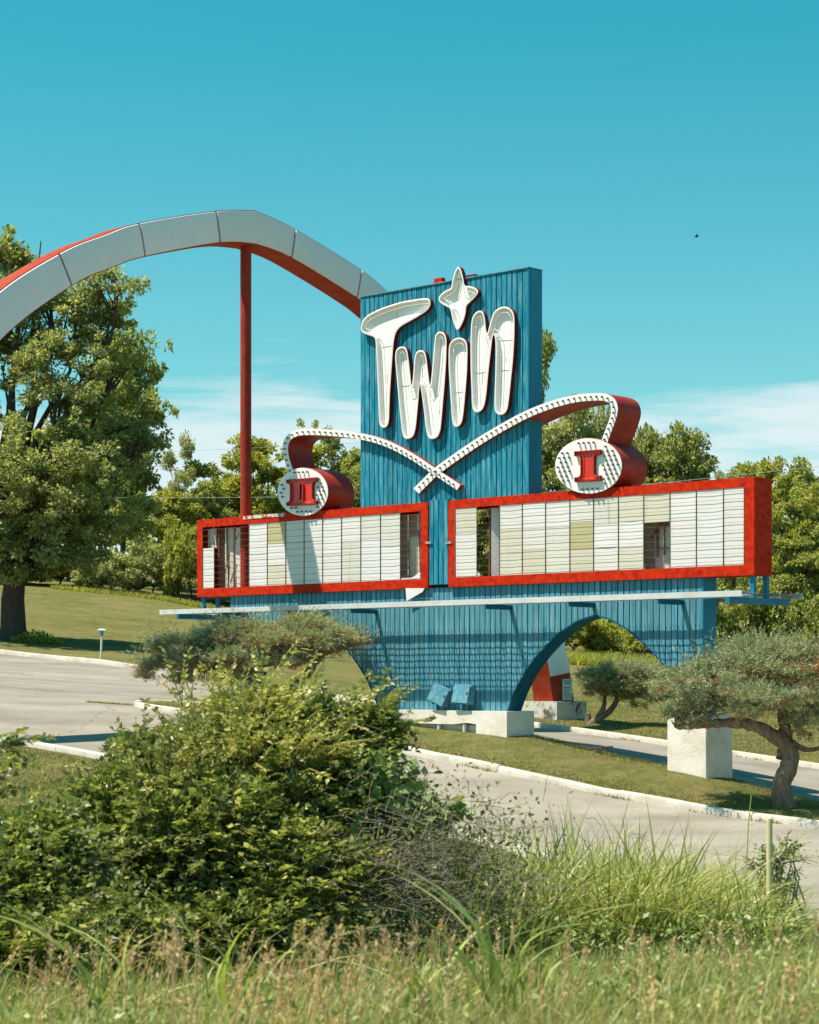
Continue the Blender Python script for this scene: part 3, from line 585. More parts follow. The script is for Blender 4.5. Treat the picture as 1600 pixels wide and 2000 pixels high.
drum(592.5, 960.7, 49.7, 47.7, lambda x, y: 556 < x < 620 and 928 < y < 992, 'left maroon drum with numeral II', q2, h2, 'red roman numeral II', 8.2)

# letter boards
def board(lab, uo0, uo1, ui0, ui1, cols, rearcols, seed):
    zo0, zo1, zi0, zi1 = 5.238, 7.42, 5.47, 7.205
    NF, NP, NB = -0.105, -0.088, 0.60
    outer = [(uo0, zo0), (uo1, zo0), (uo1, zo1), (uo0, zo1)]; inner = [(ui0, zi0), (ui1, zi0), (ui1, zi1), (ui0, zi1)]
    m_ = MB(); m_.prism([outer, inner], NF, NP - .002)
    t = 0.03; sh = [(uo0 + t, zo0 + t), (uo1 - t, zo0 + t), (uo1 - t, zo1 - t), (uo0 + t, zo1 - t)]
    m_.prism([outer, sh], NP, NB - .075); m_.prism([outer, inner], NB - .072, NB)
    o = sp('letter_board', m_, 'red'); tag(o, lab); rnd = random.Random(seed)
    m_ = MB().box((uo1 + .004, NF + .01, zo0 + .01), (uo1 + .012, NB - .01, zo1 - .01)); build('end_panel', m_, 'red', o)
    H = zi1 - zi0
    bars = MB(); edges = set()
    for (a, b, parts) in cols:
        edges |= {round(a, 3), round(b, 3)}
        for (f0, f1, mt) in parts:
            za, zb = zi1 - f1 * H + .004, zi1 - f0 * H - .004; bow = rnd.uniform(.001, .010) * rnd.choice((1, 1, 1, -.3)); tilt = rnd.uniform(-.006, .006)
            m_ = MB(); GU, GV = 6, 4
            for sgn in (0, 1):
                for iu_ in range(GU + 1):
                    for iv in range(GV + 1):
                        s_, v_ = iu_ / GU, iv / GV
                        m_.v.append((a + .008 + (b - a - .016) * s_, NP + bow * (1 - (2 * s_ - 1) ** 2) * (0.6 + .4 * math.sin(5 * v_ + a)) + tilt * (v_ - .5) + .004 * sgn, za + (zb - za) * v_))
            k0 = (GU + 1) * (GV + 1); W_ = GV + 1
            for iu_ in range(GU):
                for iv in range(GV):
                    q = (iu_ * W_ + iv, (iu_ + 1) * W_ + iv, (iu_ + 1) * W_ + iv + 1, iu_ * W_ + iv + 1); m_.face(q); m_.face([k0 + z for z in reversed(q)])
            rim = [iu_ * W_ for iu_ in range(GU + 1)] + [GU * W_ + iv for iv in range(1, W_)] + [iu_ * W_ + GV for iu_ in range(GU - 1, -1, -1)] + [iv for iv in range(GV - 1, 0, -1)]
            for k in range(len(rim)): p, q = rim[k], rim[(k + 1) % len(rim)]; m_.face((q, p, k0 + p, k0 + q))
            pn = build('panel', m_, mt, o, fix=False, smooth=40)
            if mt == 'panel_yellow': tag(pn, 'yellowed replacement panel')
    for e in sorted(edges): bars.box((e - .005, NP - .020, zi0), (e + .005, NP - .006, zi1))
    tag(build('mullions', bars, 'mullion', o), kind='stuff')
    wires = MB(); rows = 10
    for r in range(rows):
        z = zi0 + H * (r + .55) / rows
        for dz, rad in ((0, .0042),):
            pts = []; kk = 44
            for k in range(kk + 1):
                s_ = k / kk; pts.append((ui0 + (ui1 - ui0) * s_, NP - .026 - .004 * rnd.random(), z + dz + .002 * math.sin(s_ * 9 + r * 2.1)))
            wires.tube(pts, rad, 4)
    tag(build('track_wires', wires, 'wire', o), kind='stuff')
    for a, b in rearcols:
        m_ = MB().box((a + .01, NB - .03, zi0 + .004), (b - .01, NB - .024, zi1 - .004)); build('rear_panel', m_, 'panel_cream', o)
    return o
C = lambda px: uu(px, -.088)
one = lambda mt: [(0, 1, mt)]
def cols(pxs, spec):
    return [(C(a), C(b), s) for (a, b), s in zip(zip(pxs, pxs[1:]), spec) if s]
P_, PS, PC, PY = 'panel', 'panel_stain', 'panel_cream', 'panel_yellow'
lc = cols([396.3, 419, 486.5, 522.5, 558.5, 594.5, 630.5, 667.5, 705, 743.5, 782.5, 821.5],
          [[(.34, 1, P_)], None, [(0, .5, P_), (.5, 1, P_)], [(0, .34, PY), (.34, .68, P_), (.68, 1, PC)], [(0, .34, P_), (.34, 1, P_)], [(0, .34, P_), (.34, .6, P_), (.6, 1, P_)],
           [(0, .55, P_), (.55, 1, P_)], [(0, .4, P_), (.4, 1, PS)], [(0, .36, PS), (.36, 1, P_)], [(0, .5, PS), (.5, 1, P_)], [(.97, 1, P_)]])
rl = [(C(396) + k * 1.05, C(396) + (k + 1) * 1.05) for k in range(8)]
lb = board('left letter board with missing panels and red frame', -12.109, -3.214, -11.874, -3.462, lc, rl, 3)
rc = cols([889.5, 932, 976, 1020.6, 1066, 1113.4, 1159.8, 1208.3, 1257.8, 1309, 1360.6, 1413.5, 1454.2],
          [[(0, .36, PC), (.36, 1, P_)], None, [(0, .34, P_), (.34, .7, PC), (.7, 1, PC)], [(0, .36, P_), (.36, .66, P_), (.66, 1, PC)], [(0, .36, P_), (.36, 1, PS)], [(0, .31, P_), (.31, .68, PY), (.68, 1, PC)],
           [(0, .36, PS), (.36, .68, P_), (.68, 1, P_)], [(0, .35, PC), (.35, .7, P_), (.7, 1, PC)], [(0, .38, PC)], [(0, .34, P_), (.34, 1, P_)], [(0, .7, P_), (.7, 1, P_)], [(0, 1, P_)]])
rr_ = [(C(889) + a, C(889) + b) for a, b in ((1.2, 2.3), (2.3, 3.4), (3.4, 4.5), (4.5, 5.4), (5.4, 6.6), (6.6, 7.6), (7.6, 8.55))]
rb = board('right letter board with red frame and maroon end', -2.513, 6.603, -2.288, 6.349, rc, rr_, 8)
# what shows inside the boards where panels are gone
def inside(parent, items):
    for kind, *a in items:
        m_ = MB()
        if kind == 'bar': m_.bar(a[0], a[1], a[2], a[2]); build('angle_iron', m_, a[3] if len(a) > 3 else 'rust', parent)
        elif kind == 'lamp': m_.tube([(a[0], a[1], a[2]), (a[0], a[1], a[3])], .03, 10); build('fluorescent_tube', m_, 'lamp_white', parent, smooth=40)
        else: m_.hexa(a[0]); build(kind, m_, a[1], parent)
zt, zb_ = 7.2, 5.48
def leanbox(u0, u1, n0, n1, z0, z1_): return [(u0, n0, z0), (u1, n1, z0), (u1, n1 + .012, z0), (u0, n0 + .012, z0), (u0, n0, z1_), (u1, n1, z1_), (u1, n1 + .012, z1_), (u0, n0 + .012, z1_)]
a0 = C(396.3)
inside(lb, [('bar', (C(421), .05, zb_), (C(421), .05, zt), .05), ('lamp', C(431), .12, 6.2, 7.15), ('loose_sheet', leanbox(C(427), C(441), .16, .2, zb_, zt - .03), 'panel_cream'),
            ('loose_sheet', leanbox(C(443), C(462), .22, .26, zb_, zt - .05), 'panel'), ('bar', (C(440), .04, zb_), (C(436), .04, zt), .022), ('bar', (C(449), .06, zb_), (C(453), .06, zt), .018),
            ('bar', (C(432), .07, 5.9), (C(441), .07, 6.5), .02), ('bar', (C(446), .06, 6.6), (C(460), .06, 7.0), .018), ('bar', (C(483), .02, zb_), (C(483), .02, zt), .03, 'galv'),
            ('bar', (C(437), .08, zb_), (C(439), .08, 6.1), .03), ('bar', (C(418.8), .0, zb_ + 1.12), (C(413), .0, zt), .03, 'galv'),
            ('recessed_panel', leanbox(C(396.5), C(413), .1, .1, 6.63, 7.17), 'panel_cream'),
            ('lamp', C(803), .2, 6.75, 7.18), ('bar', (C(805), .22, 5.7), (C(803), .22, 6.8), .02), ('bar', (C(819), .1, 5.9), (C(819), .1, zt), .03), ('loose_sheet', leanbox(C(784), C(824), .24, .28, 5.6, 6.6), 'panel_cream'),
            ('loose_sheet', [(C(792), .02, zb_), (C(823), -.01, zb_), (C(823), .0, zb_), (C(792), .03, zb_), (C(818), .06, 5.68), (C(823), .03, 5.92), (C(823), .04, 5.92), (C(818), .07, 5.68)], 'panel')])
inside(rb, [('bar', (C(946), .12, zb_), (C(947), .12, zt), .045), ('loose_sheet', leanbox(C(949), C(974), .12, .42, zb_, zt - .02), 'panel'), ('bar', (C(973), .02, zb_), (C(973), .02, zt), .02, 'galv'),
            ('bar', (C(1261), .12, 6.2), (C(1285), .12, 6.62), .05), ('bar', (C(1270), .2, 5.75), (C(1270), .2, 6.5), .04), ('bar', (C(1281), .25, 5.8), (C(1281), .25, 6.5), .02), ('bar', (C(1295), .25, 5.9), (C(1295), .25, 6.55), .02), ('bar', (C(1262), .25, 5.95), (C(1296), .25, 5.95), .02),
            ('loose_sheet', leanbox(C(1290), C(1316), .42, .5, zb_, 6.6), 'panel_cream'), ('loose_sheet', leanbox(C(1262), C(1312), .27, .34, zb_, 6.45), 'panel_cream')])
# broken shard poking out below the left board, patched flashing on its top, and the two clips
m_ = MB(); s4 = [uz(793, 1149, -.11), uz(830, 1149, -.11), uz(826, 1156, -.11), uz(795, 1174, -.11)]
m_.prism([s4], -.125, -.112); build('broken_shard', m_, 'panel', lb)
m_ = MB(); a_, b_ = uz(476, 1011, -.1)[0], uz(557, 1004, -.1)[0]; m_.box((a_, -.118, 7.34), (b_, .1, 7.432)); build('patched_flashing', m_, 'flash', lb)
for b_, px in ((lb, 838), (rb, 877)):
    u, z = uz(px, 1060, -.1); m_ = MB().box((u - .1, -.13, z - .03), (u + .1, -.108, z + .03)); build('clip', m_, 'grate', b_)

# catwalk
cw = empty('catwalk'); cw.parent = SIGN; cw.location = OFF; tag(cw, 'white edged catwalk with mesh deck under the boards')
U0, U1 = -12.71, 6.86
for n in (-.98, 1.44):
    m_ = MB()
    for a, b in ((U0, -7.9), (-7.894, -2.6), (-2.594, 2.4), (2.406, U1)):
        m_.box((a, n, 4.735), (b, n + .012, 4.865)); m_.box((a, n + .0125, 4.853), (b, n + .07, 4.865)); m_.box((a, n + .0125, 4.735), (b, n + .07, 4.747))
    build('edge_channel', m_, 'galv', cw)
for n in (-.37, .83): build('inner_channel', MB().box((U0 + .2, n, 4.735), (U1 - .2, n + .06, 4.80)), 'galv', cw)
m_ = MB()
for u in np.arange(U0 + .1, U1, .118):
    for n0, n1 in ((-.965, -.27), (.83, 1.45)): m_.box((u - .007, n0, 4.806), (u + .007, n1, 4.826))
for n in list(np.arange(-.93, -.36, .066)) + list(np.arange(.9, 1.44, .066)): m_.box((U0 + .05, n - .007, 4.8275), (U1 - .05, n + .007, 4.842))
tag(build('mesh_deck', m_, 'grate', cw, fix=False), kind='stuff')
for u in (-10.1, -7.608, -5.137, -.539, 2.034, 4.6):
    for n0, n1 in ((-.96, -.004), (.51, 1.43)):
        m_ = MB().box((u - .05, n0, 4.62), (u + .05, n1, 4.632)).box((u - .006, n0, 4.6325), (u + .006, n1, 4.72)).box((u - .05, n0, 4.7205), (u + .05, n1, 4.733)); build('bracket', m_, 'blue_metal', cw)
for u in (-11.95, 6.49):
    build('end_channel', MB().box((u - .05, -.98, 4.595), (u + .05, 1.45, 4.732)), 'blue_metal', cw)
    for n in (-.03, .5): build('post', MB().box((u - .05, n, 4.735), (u + .05, n + .1, 5.236)), 'blue_metal', cw)

# whitewashed concrete the wall stands on
def rough_block(name, u0, u1, n0, n1, z0, z1_, mat, lab, seed):
    import bmesh
    m_ = MB().box((u0, n0, z0), (u1, n1, z1_)); o = sp(name, m_, mat)
    bm = bmesh.new(); bm.from_mesh(o.data); bmesh.ops.bevel(bm, geom=bm.edges[:], offset=.018, segments=2, affect='EDGES'); bmesh.ops.triangulate(bm, faces=bm.faces[:])
    bmesh.ops.subdivide_edges(bm, edges=bm.edges[:], cuts=5, use_grid_fill=True); r = random.Random(seed)
    for v in bm.verts: v.co += Vector((r.uniform(-1, 1), r.uniform(-1, 1), r.uniform(-1, 1))) * .0018
    bm.to_mesh(o.data); bm.free(); tag(o, lab); return o
m_ = MB(); m_.prism([[(-5.2, 1.80), (-3.6, 1.79), (-2.2, 1.785), (-1.75, 1.83), (-1.44, 1.80), (-1.44, .9), (-.442, .9), (-.442, ZP - .003), (-5.2, ZP - .003)]], -.27, .78); pl = sp('plinth', m_, 'concrete_w'); tag(pl, 'long whitewashed concrete plinth under the middle of the wall')
rough_block('plinth', 4.356, 5.442, -.27, .78, .3, ZP - .003, 'concrete_w', 'tall whitewashed concrete pier at the right end', 3)
rough_block('plinth', -11.1, -10.0, -.27, .78, 1.2, ZP - .003, 'concrete_w', 'whitewashed concrete pier at the left end behind the juniper', 4)
for px in (853, 903):
    u = uu(px, -.3); x, y = UN(u, -.33); z = gz(x, y); m_ = MB().tube([(u, -.2, z - .1), (u, -.2, 1.80)], .055, 14); sp('conduit_pipe', m_, 'galv', smooth=40)
rough_block('plinth', -5.2, -1.46, -.10, .6, 1.0, 1.775, 'concrete_w', 'rear footing under the beam', 6)

# two floodlights on the plinth
def floodlight(px0, tilt, lab, yaw):
    u, _ = uz(px0, 1380, -.2); x, y = UN(u, -.22)
    r = empty('floodlight', (x, y, ZP), -AL + yaw); tag(r, lab, 'floodlight', 'floodlights on the plinth')
    build('stand', MB().tube([(0, 0, 0), (0, 0, .16)], .04, 10).box((-.16, -.05, .155), (.16, .06, .185)), 'blue_metal', r)
    m_ = MB(); b = .22; m_.hexa([(-.27, -.16, 0), (.27, -.16, 0), (.24, .14, .03), (-.24, .14, .03), (-.27, -.14, .5), (.27, -.14, .5), (.22, .1, .46), (-.22, .1, .46)])
    h = build('housing', m_, 'blue_chalk', r); h.location = (0, 0, .14); h.rotation_euler = (math.radians(-12), math.radians(tilt), 0)
    d = build('door', MB().box((-.25, -.185, .02), (.25, -.163, .48)), 'blue_chalk', h)
    for q in (.1, .4): build('hinge', MB().tube([(-.255, -.175, q), (-.255, -.175, q + .05)], .016, 8), 'rust', d)
    build('latch', MB().box((.17, -.2, .24), (.22, -.187, .3)), 'rust', d)
floodlight(856, 22, 'chalky blue floodlight box tilted over, left of the pair on the plinth', .1)
floodlight(906, 3, 'upright chalky blue floodlight box, right of the pair on the plinth', .05)

# ---------------------------------------------------------------- the entrance arch: spans the drive across the wall
AU, AN = -10.5, 0.3; ZA = 1.6
ARCH = empty('entrance_arch', UN(AU, AN) + (ZA,), -AL); tag(ARCH, 'huge white faced red arch spanning the entrance drive behind the sign', 'arch')
def ap(name, mb, mats, **kw): return build(name, mb, mats, kw.pop('parent', ARCH), loc=(-AU, -AN, -ZA) if 'noloc' not in kw or not kw.pop('noloc') else None, **kw)
OUTER = [(0, 15.98), (1.5, 15.72), (4.2, 14.95), (5.35, 14.46), (6.73, 13.8), (8.84, 12.37), (10.6, 10.35), (12.1, 7.9), (13.2, 5.5), (13.9, 3.6), (14.25, 2.17)]
INNER = [(0, 15.03), (1.35, 14.86), (4.0, 14.08), (5.05, 13.65), (6.32, 13.02), (8.4, 11.5), (9.95, 9.7), (11.2, 7.45), (12.2, 5.2), (12.85, 3.4), (13.15, 2.17)]
oc = catmull(OUTER, 8, False); ic = catmull(INNER, 8, False)
oc2 = [(-a, b) for a, b in reversed(oc[1:])] + oc; ic2 = [(-a, b) for a, b in reversed(ic[1:])] + ic
UF, UBK = AU + .40, AU - .40
m_ = MB()
for (a, b), (c, d) in zip(oc2, ic2): m_.v += [(UF, AN + a, b), (UF, AN + c, d), (UBK, AN + c, d), (UBK, AN + a, b)]
for k in range(len(oc2) - 1):
    for j in range(4): m_.face((4 * k + j, 4 * k + (j + 1) % 4, 4 * k + 4 + (j + 1) % 4, 4 * k + 4 + j))
e = 4 * (len(oc2) - 1); m_.face((0, 1, 2, 3)); m_.face((e, e + 1, e + 2, e + 3))
ap('arch_body', m_, 'archred', smooth=35)
def along(curve, s):            # s in -1..1 from foot to foot, by index
    x = (s + 1) / 2 * (len(curve) - 1); k = min(int(x), len(curve) - 2); t = x - k
    return curve[k][0] * (1 - t) + curve[k + 1][0] * t, curve[k][1] * (1 - t) + curve[k + 1][1] * t
js = [0.1, 0.2, 0.405, 0.52, 0.66, 0.80, .93]   # joints as a share of each half
cuts = [-x for x in reversed(js)] + js
for k in range(len(cuts) - 1):
    s0, s1 = cuts[k], cuts[k + 1]
    for side, uf, dirn in (('front', UF, 1), ('rear', UBK, -1)):
        g0 = .0016; m_ = MB(); R = []
        for s_ in np.linspace(s0 + g0, s1 - g0, 13):
            (a, b), (c, d) = along(oc2, s_), along(ic2, s_); ring = []
            for t, p in ((.025, .004), (.035, .045), (.09, .062), (.5, .066), (.91, .062), (.965, .045), (.975, .004)):
                ring.append((uf + dirn * p, AN + a + (c - a) * t, b + (d - b) * t))
            R.append(ring)
        nn = len(R[0])
        for ring in R: m_.v += ring
        for q in range(len(R) - 1):
            for j in range(nn - 1): m_.face((q * nn + j, q * nn + j + 1, (q + 1) * nn + j + 1, (q + 1) * nn + j))
        m_.face(list(range(nn))); m_.face(list(range((len(R) - 1) * nn, len(R) * nn))[::-1])
        ap('face_panel', m_, 'archwhite', smooth=30)
m_ = MB().tube([(AU, AN, gun(AU, AN) - .2), (AU, AN, 15.05)], .155, 24); tag(ap('support_post', m_, 'polered', smooth=40), 'rusty red pole holding the top of the arch')
for sg in (1, -1):
    n = AN + sg * 13.7; z = gun(AU, n); m_ = MB().box((AU - .95, n - .78, z - .4), (AU + .75, n + .78, 2.165))
    tag(ap('foot_block', m_, 'dirty_concrete'), 'mossy concrete block under the arch foot')
# notice on the front of the far foot
na, nb = AN + 13.62, AN + 14.12
pb = ap('notice', MB().box((UF + .01, na, 2.2), (UF + .03, nb, 2.9)), 'poster')
m_ = MB()
for k, (z, x0, x1, h) in enumerate(((2.85, .08, .9, .025), (2.79, .2, .85, .03), (2.745, .2, .85, .03), (2.62, .06, .75, .03), (2.55, .06, .95, .018), (2.5, .2, .9, .012), (2.44, .1, .85, .012), (2.4, .1, .85, .012), (2.36, .1, .85, .012), (2.3, .25, .85, .012))):
    w_ = nb - na; x = na + w_ * x0
    while x < na + w_ * x1: l = .03 + .03 * ((k * 7 + int(x * 100)) % 3); m_.box((UF + .0305, x, z - h / 2), (UF + .032, min(x + l, na + w_ * x1), z + h / 2)); x += l + .012
tag(build('print_lines', m_, 'ink', pb), kind='stuff')
# ---------------------------------------------------------------- vegetation helpers
def unit(v): return v / np.maximum(np.linalg.norm(v, axis=-1, keepdims=True), 1e-9)
def leaves(C, D, Nn, L, Wd, fold=0.0, curl=0.0):
    """quads: base, side, tip, side for every leaf; returns verts, faces"""
    n = len(C); D = unit(D); S = unit(np.cross(D, Nn)); Up = np.cross(S, D)
    L = np.broadcast_to(np.asarray(L), (n,))[:, None]; Wd = np.broadcast_to(np.asarray(Wd), (n,))[:, None]
    mid = C + D * L * 0.45
    V = np.stack([C, mid + S * Wd * .5 + Up * Wd * fold, C + D * L - Up * L * curl, mid - S * Wd * .5 + Up * Wd * fold], 1).reshape(-1, 3)
    F_ = np.arange(4 * n).reshape(n, 4); return V, F_
def tri_leaves(C, D, Nn, L, Wd, fold):   # two folded halves sharing the midrib: 2 quads -> as tris pairs
    n = len(C); D = unit(D); S = unit(np.cross(D, Nn)); Up = np.cross(S, D)
    L = np.broadcast_to(np.asarray(L), (n,))[:, None]; Wd = np.broadcast_to(np.asarray(Wd), (n,))[:, None]
    V = np.stack([C, C + D * L * .38 + S * Wd * .5 + Up * Wd * fold, C + D * L - Up * L * .12, C + D * L * .38 - S * Wd * .5 + Up * Wd * fold, C + D * L * .5], 1).reshape(-1, 3)
    b = np.arange(n)[:, None] * 5
    F_ = np.concatenate([b + np.array([[0, 1, 4]]), b + np.array([[1, 2, 4]]), b + np.array([[2, 3, 4]]), b + np.array([[3, 0, 4]])], 0); return V, F_
def blades(B, D, Bend, L, Wd, rs, segs=3):
    """curved tapering grass blades, B bases, D start directions, Bend sideways bend vectors"""
    n = len(B); L = L[:, None]; Wd = Wd[:, None]; side = unit(np.cross(D, Bend + rs.normal(0, .3, (n, 3)) + 1e-4))
    rows = []
    for k in range(segs + 1):
        t = k / segs; c = B + D * L * t * (1 - .25 * t * np.linalg.norm(Bend, axis=1)[:, None]) + Bend * L * t * t - np.array([0, 0, 1]) * L * (t ** 3) * .22 * np.linalg.norm(Bend, axis=1)[:, None]
        w = Wd * (1 - t ** 1.6) * .5 + Wd * .015; rows.append((c - side * w, c + side * w))
    V = np.stack([v for r in rows for v in r], 1).reshape(-1, 3); m = 2 * (segs + 1); b = np.arange(n)[:, None] * m
    F_ = np.concatenate([b + np.array([[2 * k, 2 * k + 1, 2 * k + 3, 2 * k + 2]]) for k in range(segs)], 0); return V, F_
def cat(parts):
    V, F_, o = [], [], 0
    for v, f in parts: V.append(v); F_.append(f + o); o += len(v)
    return np.concatenate(V), np.concatenate(F_)
def sph(rs, n): return unit(rs.normal(0, 1, (n, 3)))
def wob(a, b, k, amp, rnd):
    a, b = Vector(a), Vector(b); out = [a]; L = (b - a).length
    for j in range(1, k): out.append(a.lerp(b, j / k) + Vector((rnd.uniform(-1, 1), rnd.uniform(-1, 1), rnd.uniform(-.5, 1))) * amp * L)
    return out + [b]
def tree_mesh(seed, H, lobes, trunk_r, fork, clumps, per, clump_r, leaf, mats, limbs=None, trunk_pts=None, open_=.0):
    """returns (trunk MB, crown verts, faces): lobes = (x, y, z, rx, ry, rz) about the base"""
    rs = np.random.RandomState(seed); rnd = random.Random(seed); mb = MB()
    tp = trunk_pts or [(0, 0, -.4), (0.02 * H, 0, fork * .5), (0, .01 * H, fork)]
    tp = [Vector(p) for p in tp]; k = len(tp)
    mb.tube(tp, 1, 12, rr=[trunk_r * (1.45 if q == 0 else 1 - .3 * q / max(k - 1, 1)) for q in range(k)])
    lob = np.array(lobes, float); vol = lob[:, 3] * lob[:, 4] * lob[:, 5]; pick = rs.choice(len(lob), clumps, p=vol ** .8 / (vol ** .8).sum())
    d = sph(rs, clumps); d[:, 2] = d[:, 2] * .9 + .08
    rad = (rs.uniform(.0, 1, clumps) ** .42)[:, None]; stray = rs.rand(clumps) < .2; rad[stray] = rs.uniform(1.0, 1.38, (stray.sum(), 1))
    cc = lob[pick, :3] + d * rad * lob[pick, 3:]
    top = tp[-1]
    # limbs: to each lobe centre, then twigs to a share of the clumps
    for j, l in enumerate(lob):
        c = Vector(l[:3]); pts = wob(top.lerp(tp[-2], rnd.uniform(0, .35)), c, 4, .06, rnd); r0 = trunk_r * rnd.uniform(.35, .55)
        mb.tube(pts, 1, 7, rr=[r0 * (1 - .93 * q / (len(pts) - 1)) for q in range(len(pts))], cap=False)
        mine = cc[pick == j][:9]
        for q in mine: 
            p2 = wob(pts[-1].lerp(pts[-2], rnd.random()), Vector(q), 3, .08, rnd); mb.tube(p2, 1, 5, rr=[r0 * .24, r0 * .18, r0 * .11, r0 * .05], cap=False)
    n = clumps * per; ci = np.repeat(np.arange(clumps), per)
    cr = (clump_r * np.where(stray, rs.uniform(.3, .55, clumps), rs.uniform(.45, 1.2, clumps)))[ci][:, None]; few = (rs.rand(n) < .35) | ~stray[ci]
    dd = sph(rs, n) * (rs.uniform(0, 1, n) ** .5)[:, None] * np.array([1, 1, .72])
    pos = cc[ci] + dd * cr
    ax = unit(dd + d[ci] * .8 + rs.normal(0, .7, (n, 3)) + np.array([0, 0, -.25])); nrm = unit(rs.normal(0, .55, (n, 3)) + np.array([-.1, -.1, .75]) + d[ci] * .35)
    sz = leaf * rs.uniform(.6, 1.35, n); V, F_ = leaves(pos, ax, nrm, sz, sz * rs.uniform(.5, .75, n), .12)
    return mb, V, F_[few]
def place_tree(name, base, data, mats, label, group=None, cat_='tree', rz=0.0, sc=1.0, meshes=None):
    r = empty(name, base, rz); r.scale = (sc,) * 3 if not isinstance(sc, tuple) else sc; tag(r, label, cat_, group)
    if meshes: t, c = meshes; link('trunk', t, r); link('crown', c, r)
    else:
        mb, V, F_ = data; t = build('trunk', mb, mats[0], r, smooth=50, fix=False).data; c = npmesh('crown', V, F_, mats[1], r).data
    return t, c

# ---------------------------------------------------------------- big maple on the left lawn
mx, my, _ = at(25, 1250, 86); mz = gz(mx, my)
S86 = F / 86
def lob(px, py, rx, ry, dy, base, Y): # lobe from a spot in the view, about a tree base at depth Y
    p = at(px, py, Y + dy); return (p[0] - base[0], dy, p[2] - base[2], rx * Y / F, .8 * rx * Y / F, ry * Y / F)
B = (mx, my, mz)
ml = [lob(20, 570, 90, 110, 0, B, 86), lob(150, 630, 95, 75, .5, B, 86), lob(235, 550, 62, 24, -.5, B, 86), lob(200, 605, 62, 34, .5, B, 86), lob(90, 560, 60, 50, .5, B, 86), lob(35, 660, 85, 70, .5, B, 86), lob(20, 1110, 90, 28, -1, B, 86), lob(140, 1090, 70, 26, -1, B, 86), lob(120, 740, 110, 80, -1, B, 86), lob(200, 850, 90, 85, .5, B, 86), lob(60, 930, 170, 120, -2, B, 86),
      lob(-110, 720, 130, 210, 0, B, 86), lob(190, 1010, 120, 80, 0, B, 86), lob(50, 1070, 130, 62, -1.5, B, 86), lob(-120, 1000, 130, 120, 0, B, 86), lob(225, 720, 45, 30, 1, B, 86), lob(20, 480, 50, 45, .5, B, 86), lob(80, 470, 22, 30, 0, B, 86), lob(285, 870, 35, 40, .5, B, 86), lob(180, 690, 60, 25, 0, B, 86)]
place_tree('maple_tree', B, tree_mesh(11, 18, ml, .60, 2.6, 1050, 125, .52, .175, None, trunk_pts=[(0, 0, -.4), (.02, 0, .5), (.0, 0, 1.7), (.12, 0, 2.8)]), ('bark', 'leaf_maple'), 'large maple with thick dark trunk on the left lawn', None)

# ---------------------------------------------------------------- tree line behind the lawn
def proto(seed, kind):
    rnd = random.Random(seed); lobes = []
    if kind == 'round':
        for k in range(7): a = k * 2.4; lobes.append((1.7 * math.cos(a) * rnd.uniform(.5, 1), 1.7 * math.sin(a) * rnd.uniform(.5, 1), 3.6 + k * .82 + rnd.uniform(-.4, .4), rnd.uniform(1.4, 2.0), rnd.uniform(1.4, 2.0), rnd.uniform(1.1, 1.5)))
        lobes += [(0, 0, 8.7, 1.1, 1.1, 1.1)]; return tree_mesh(seed, 10, lobes, .2, 2.2, 210, 120, .62, .23, None)
    if kind == 'tall':
        for k in range(7): a = k * 2.1; lobes.append((.8 * math.cos(a), .8 * math.sin(a), 3.2 + k * 1.05, 1.25 - .08 * k, 1.25 - .08 * k, 1.0))
        return tree_mesh(seed, 10, lobes, .16, 2.0, 150, 130, .58, .2, None)
    if kind == 'sparse':
        for k in range(9): a = k * 2.4; lobes.append((1.1 * math.cos(a), 1.1 * math.sin(a), 3.0 + k * .8, .75, .75, .7))
        return tree_mesh(seed, 10, lobes, .12, 2.5, 95, 100, .5, .18, None)
    if kind == 'shrub':
        for k in range(6): a = k * 2.4; lobes.append((1.3 * math.cos(a), 1.3 * math.sin(a), 1.0 + rnd.uniform(0, .9), 1.0, 1.0, .95))
        return tree_mesh(seed, 3, lobes, .07, .5, 150, 110, .46, .17, None)
    if kind == 'pointed':
        for k in range(9): lobes.append((rnd.uniform(-.25, .25), rnd.uniform(-.25, .25), 1.2 + k * .98, 1.35 * (1 - k / 9.5), 1.35 * (1 - k / 9.5), .75))
        return tree_mesh(seed, 10, lobes, .15, 1.5, 170, 110, .4, .19, None)
    if kind == 'feather':       # layered drooping foliage, locust-like
        for k in range(11): a = k * 2.4; lobes.append((2.1 * math.cos(a) * rnd.uniform(.4, 1), 2.1 * math.sin(a) * rnd.uniform(.4, 1), 3.2 + k * .55, 1.15, 1.15, .55))
        return tree_mesh(seed, 10, lobes, .2, 2.2, 200, 110, .52, .21, None)
PROTO = {}
def put(kind, seed, mat, px, topy, wpx, Y, name, label, group=None, cat_='tree', H0=9.8, W0=5.6, basez=None):
    x = (px - 800) / F * Y; z = gz(min(max(x, -150), 150), Y) if basez is None else basez
    top = EYE + (HZ - topy) / F * Y; sz = (top - z) / H0; sw = wpx * Y / F / W0
    key = (kind, seed, mat); rz = random.Random(px).uniform(0, 6.28)
    m_ = PROTO.get(key); r = place_tree(name, (x, Y, z - .05), None if m_ else proto(seed, kind), ('bark', mat), label, group, cat_, rz, (sw, sw, sz), m_)
    PROTO[key] = r
TG = 'trees behind the lawn'
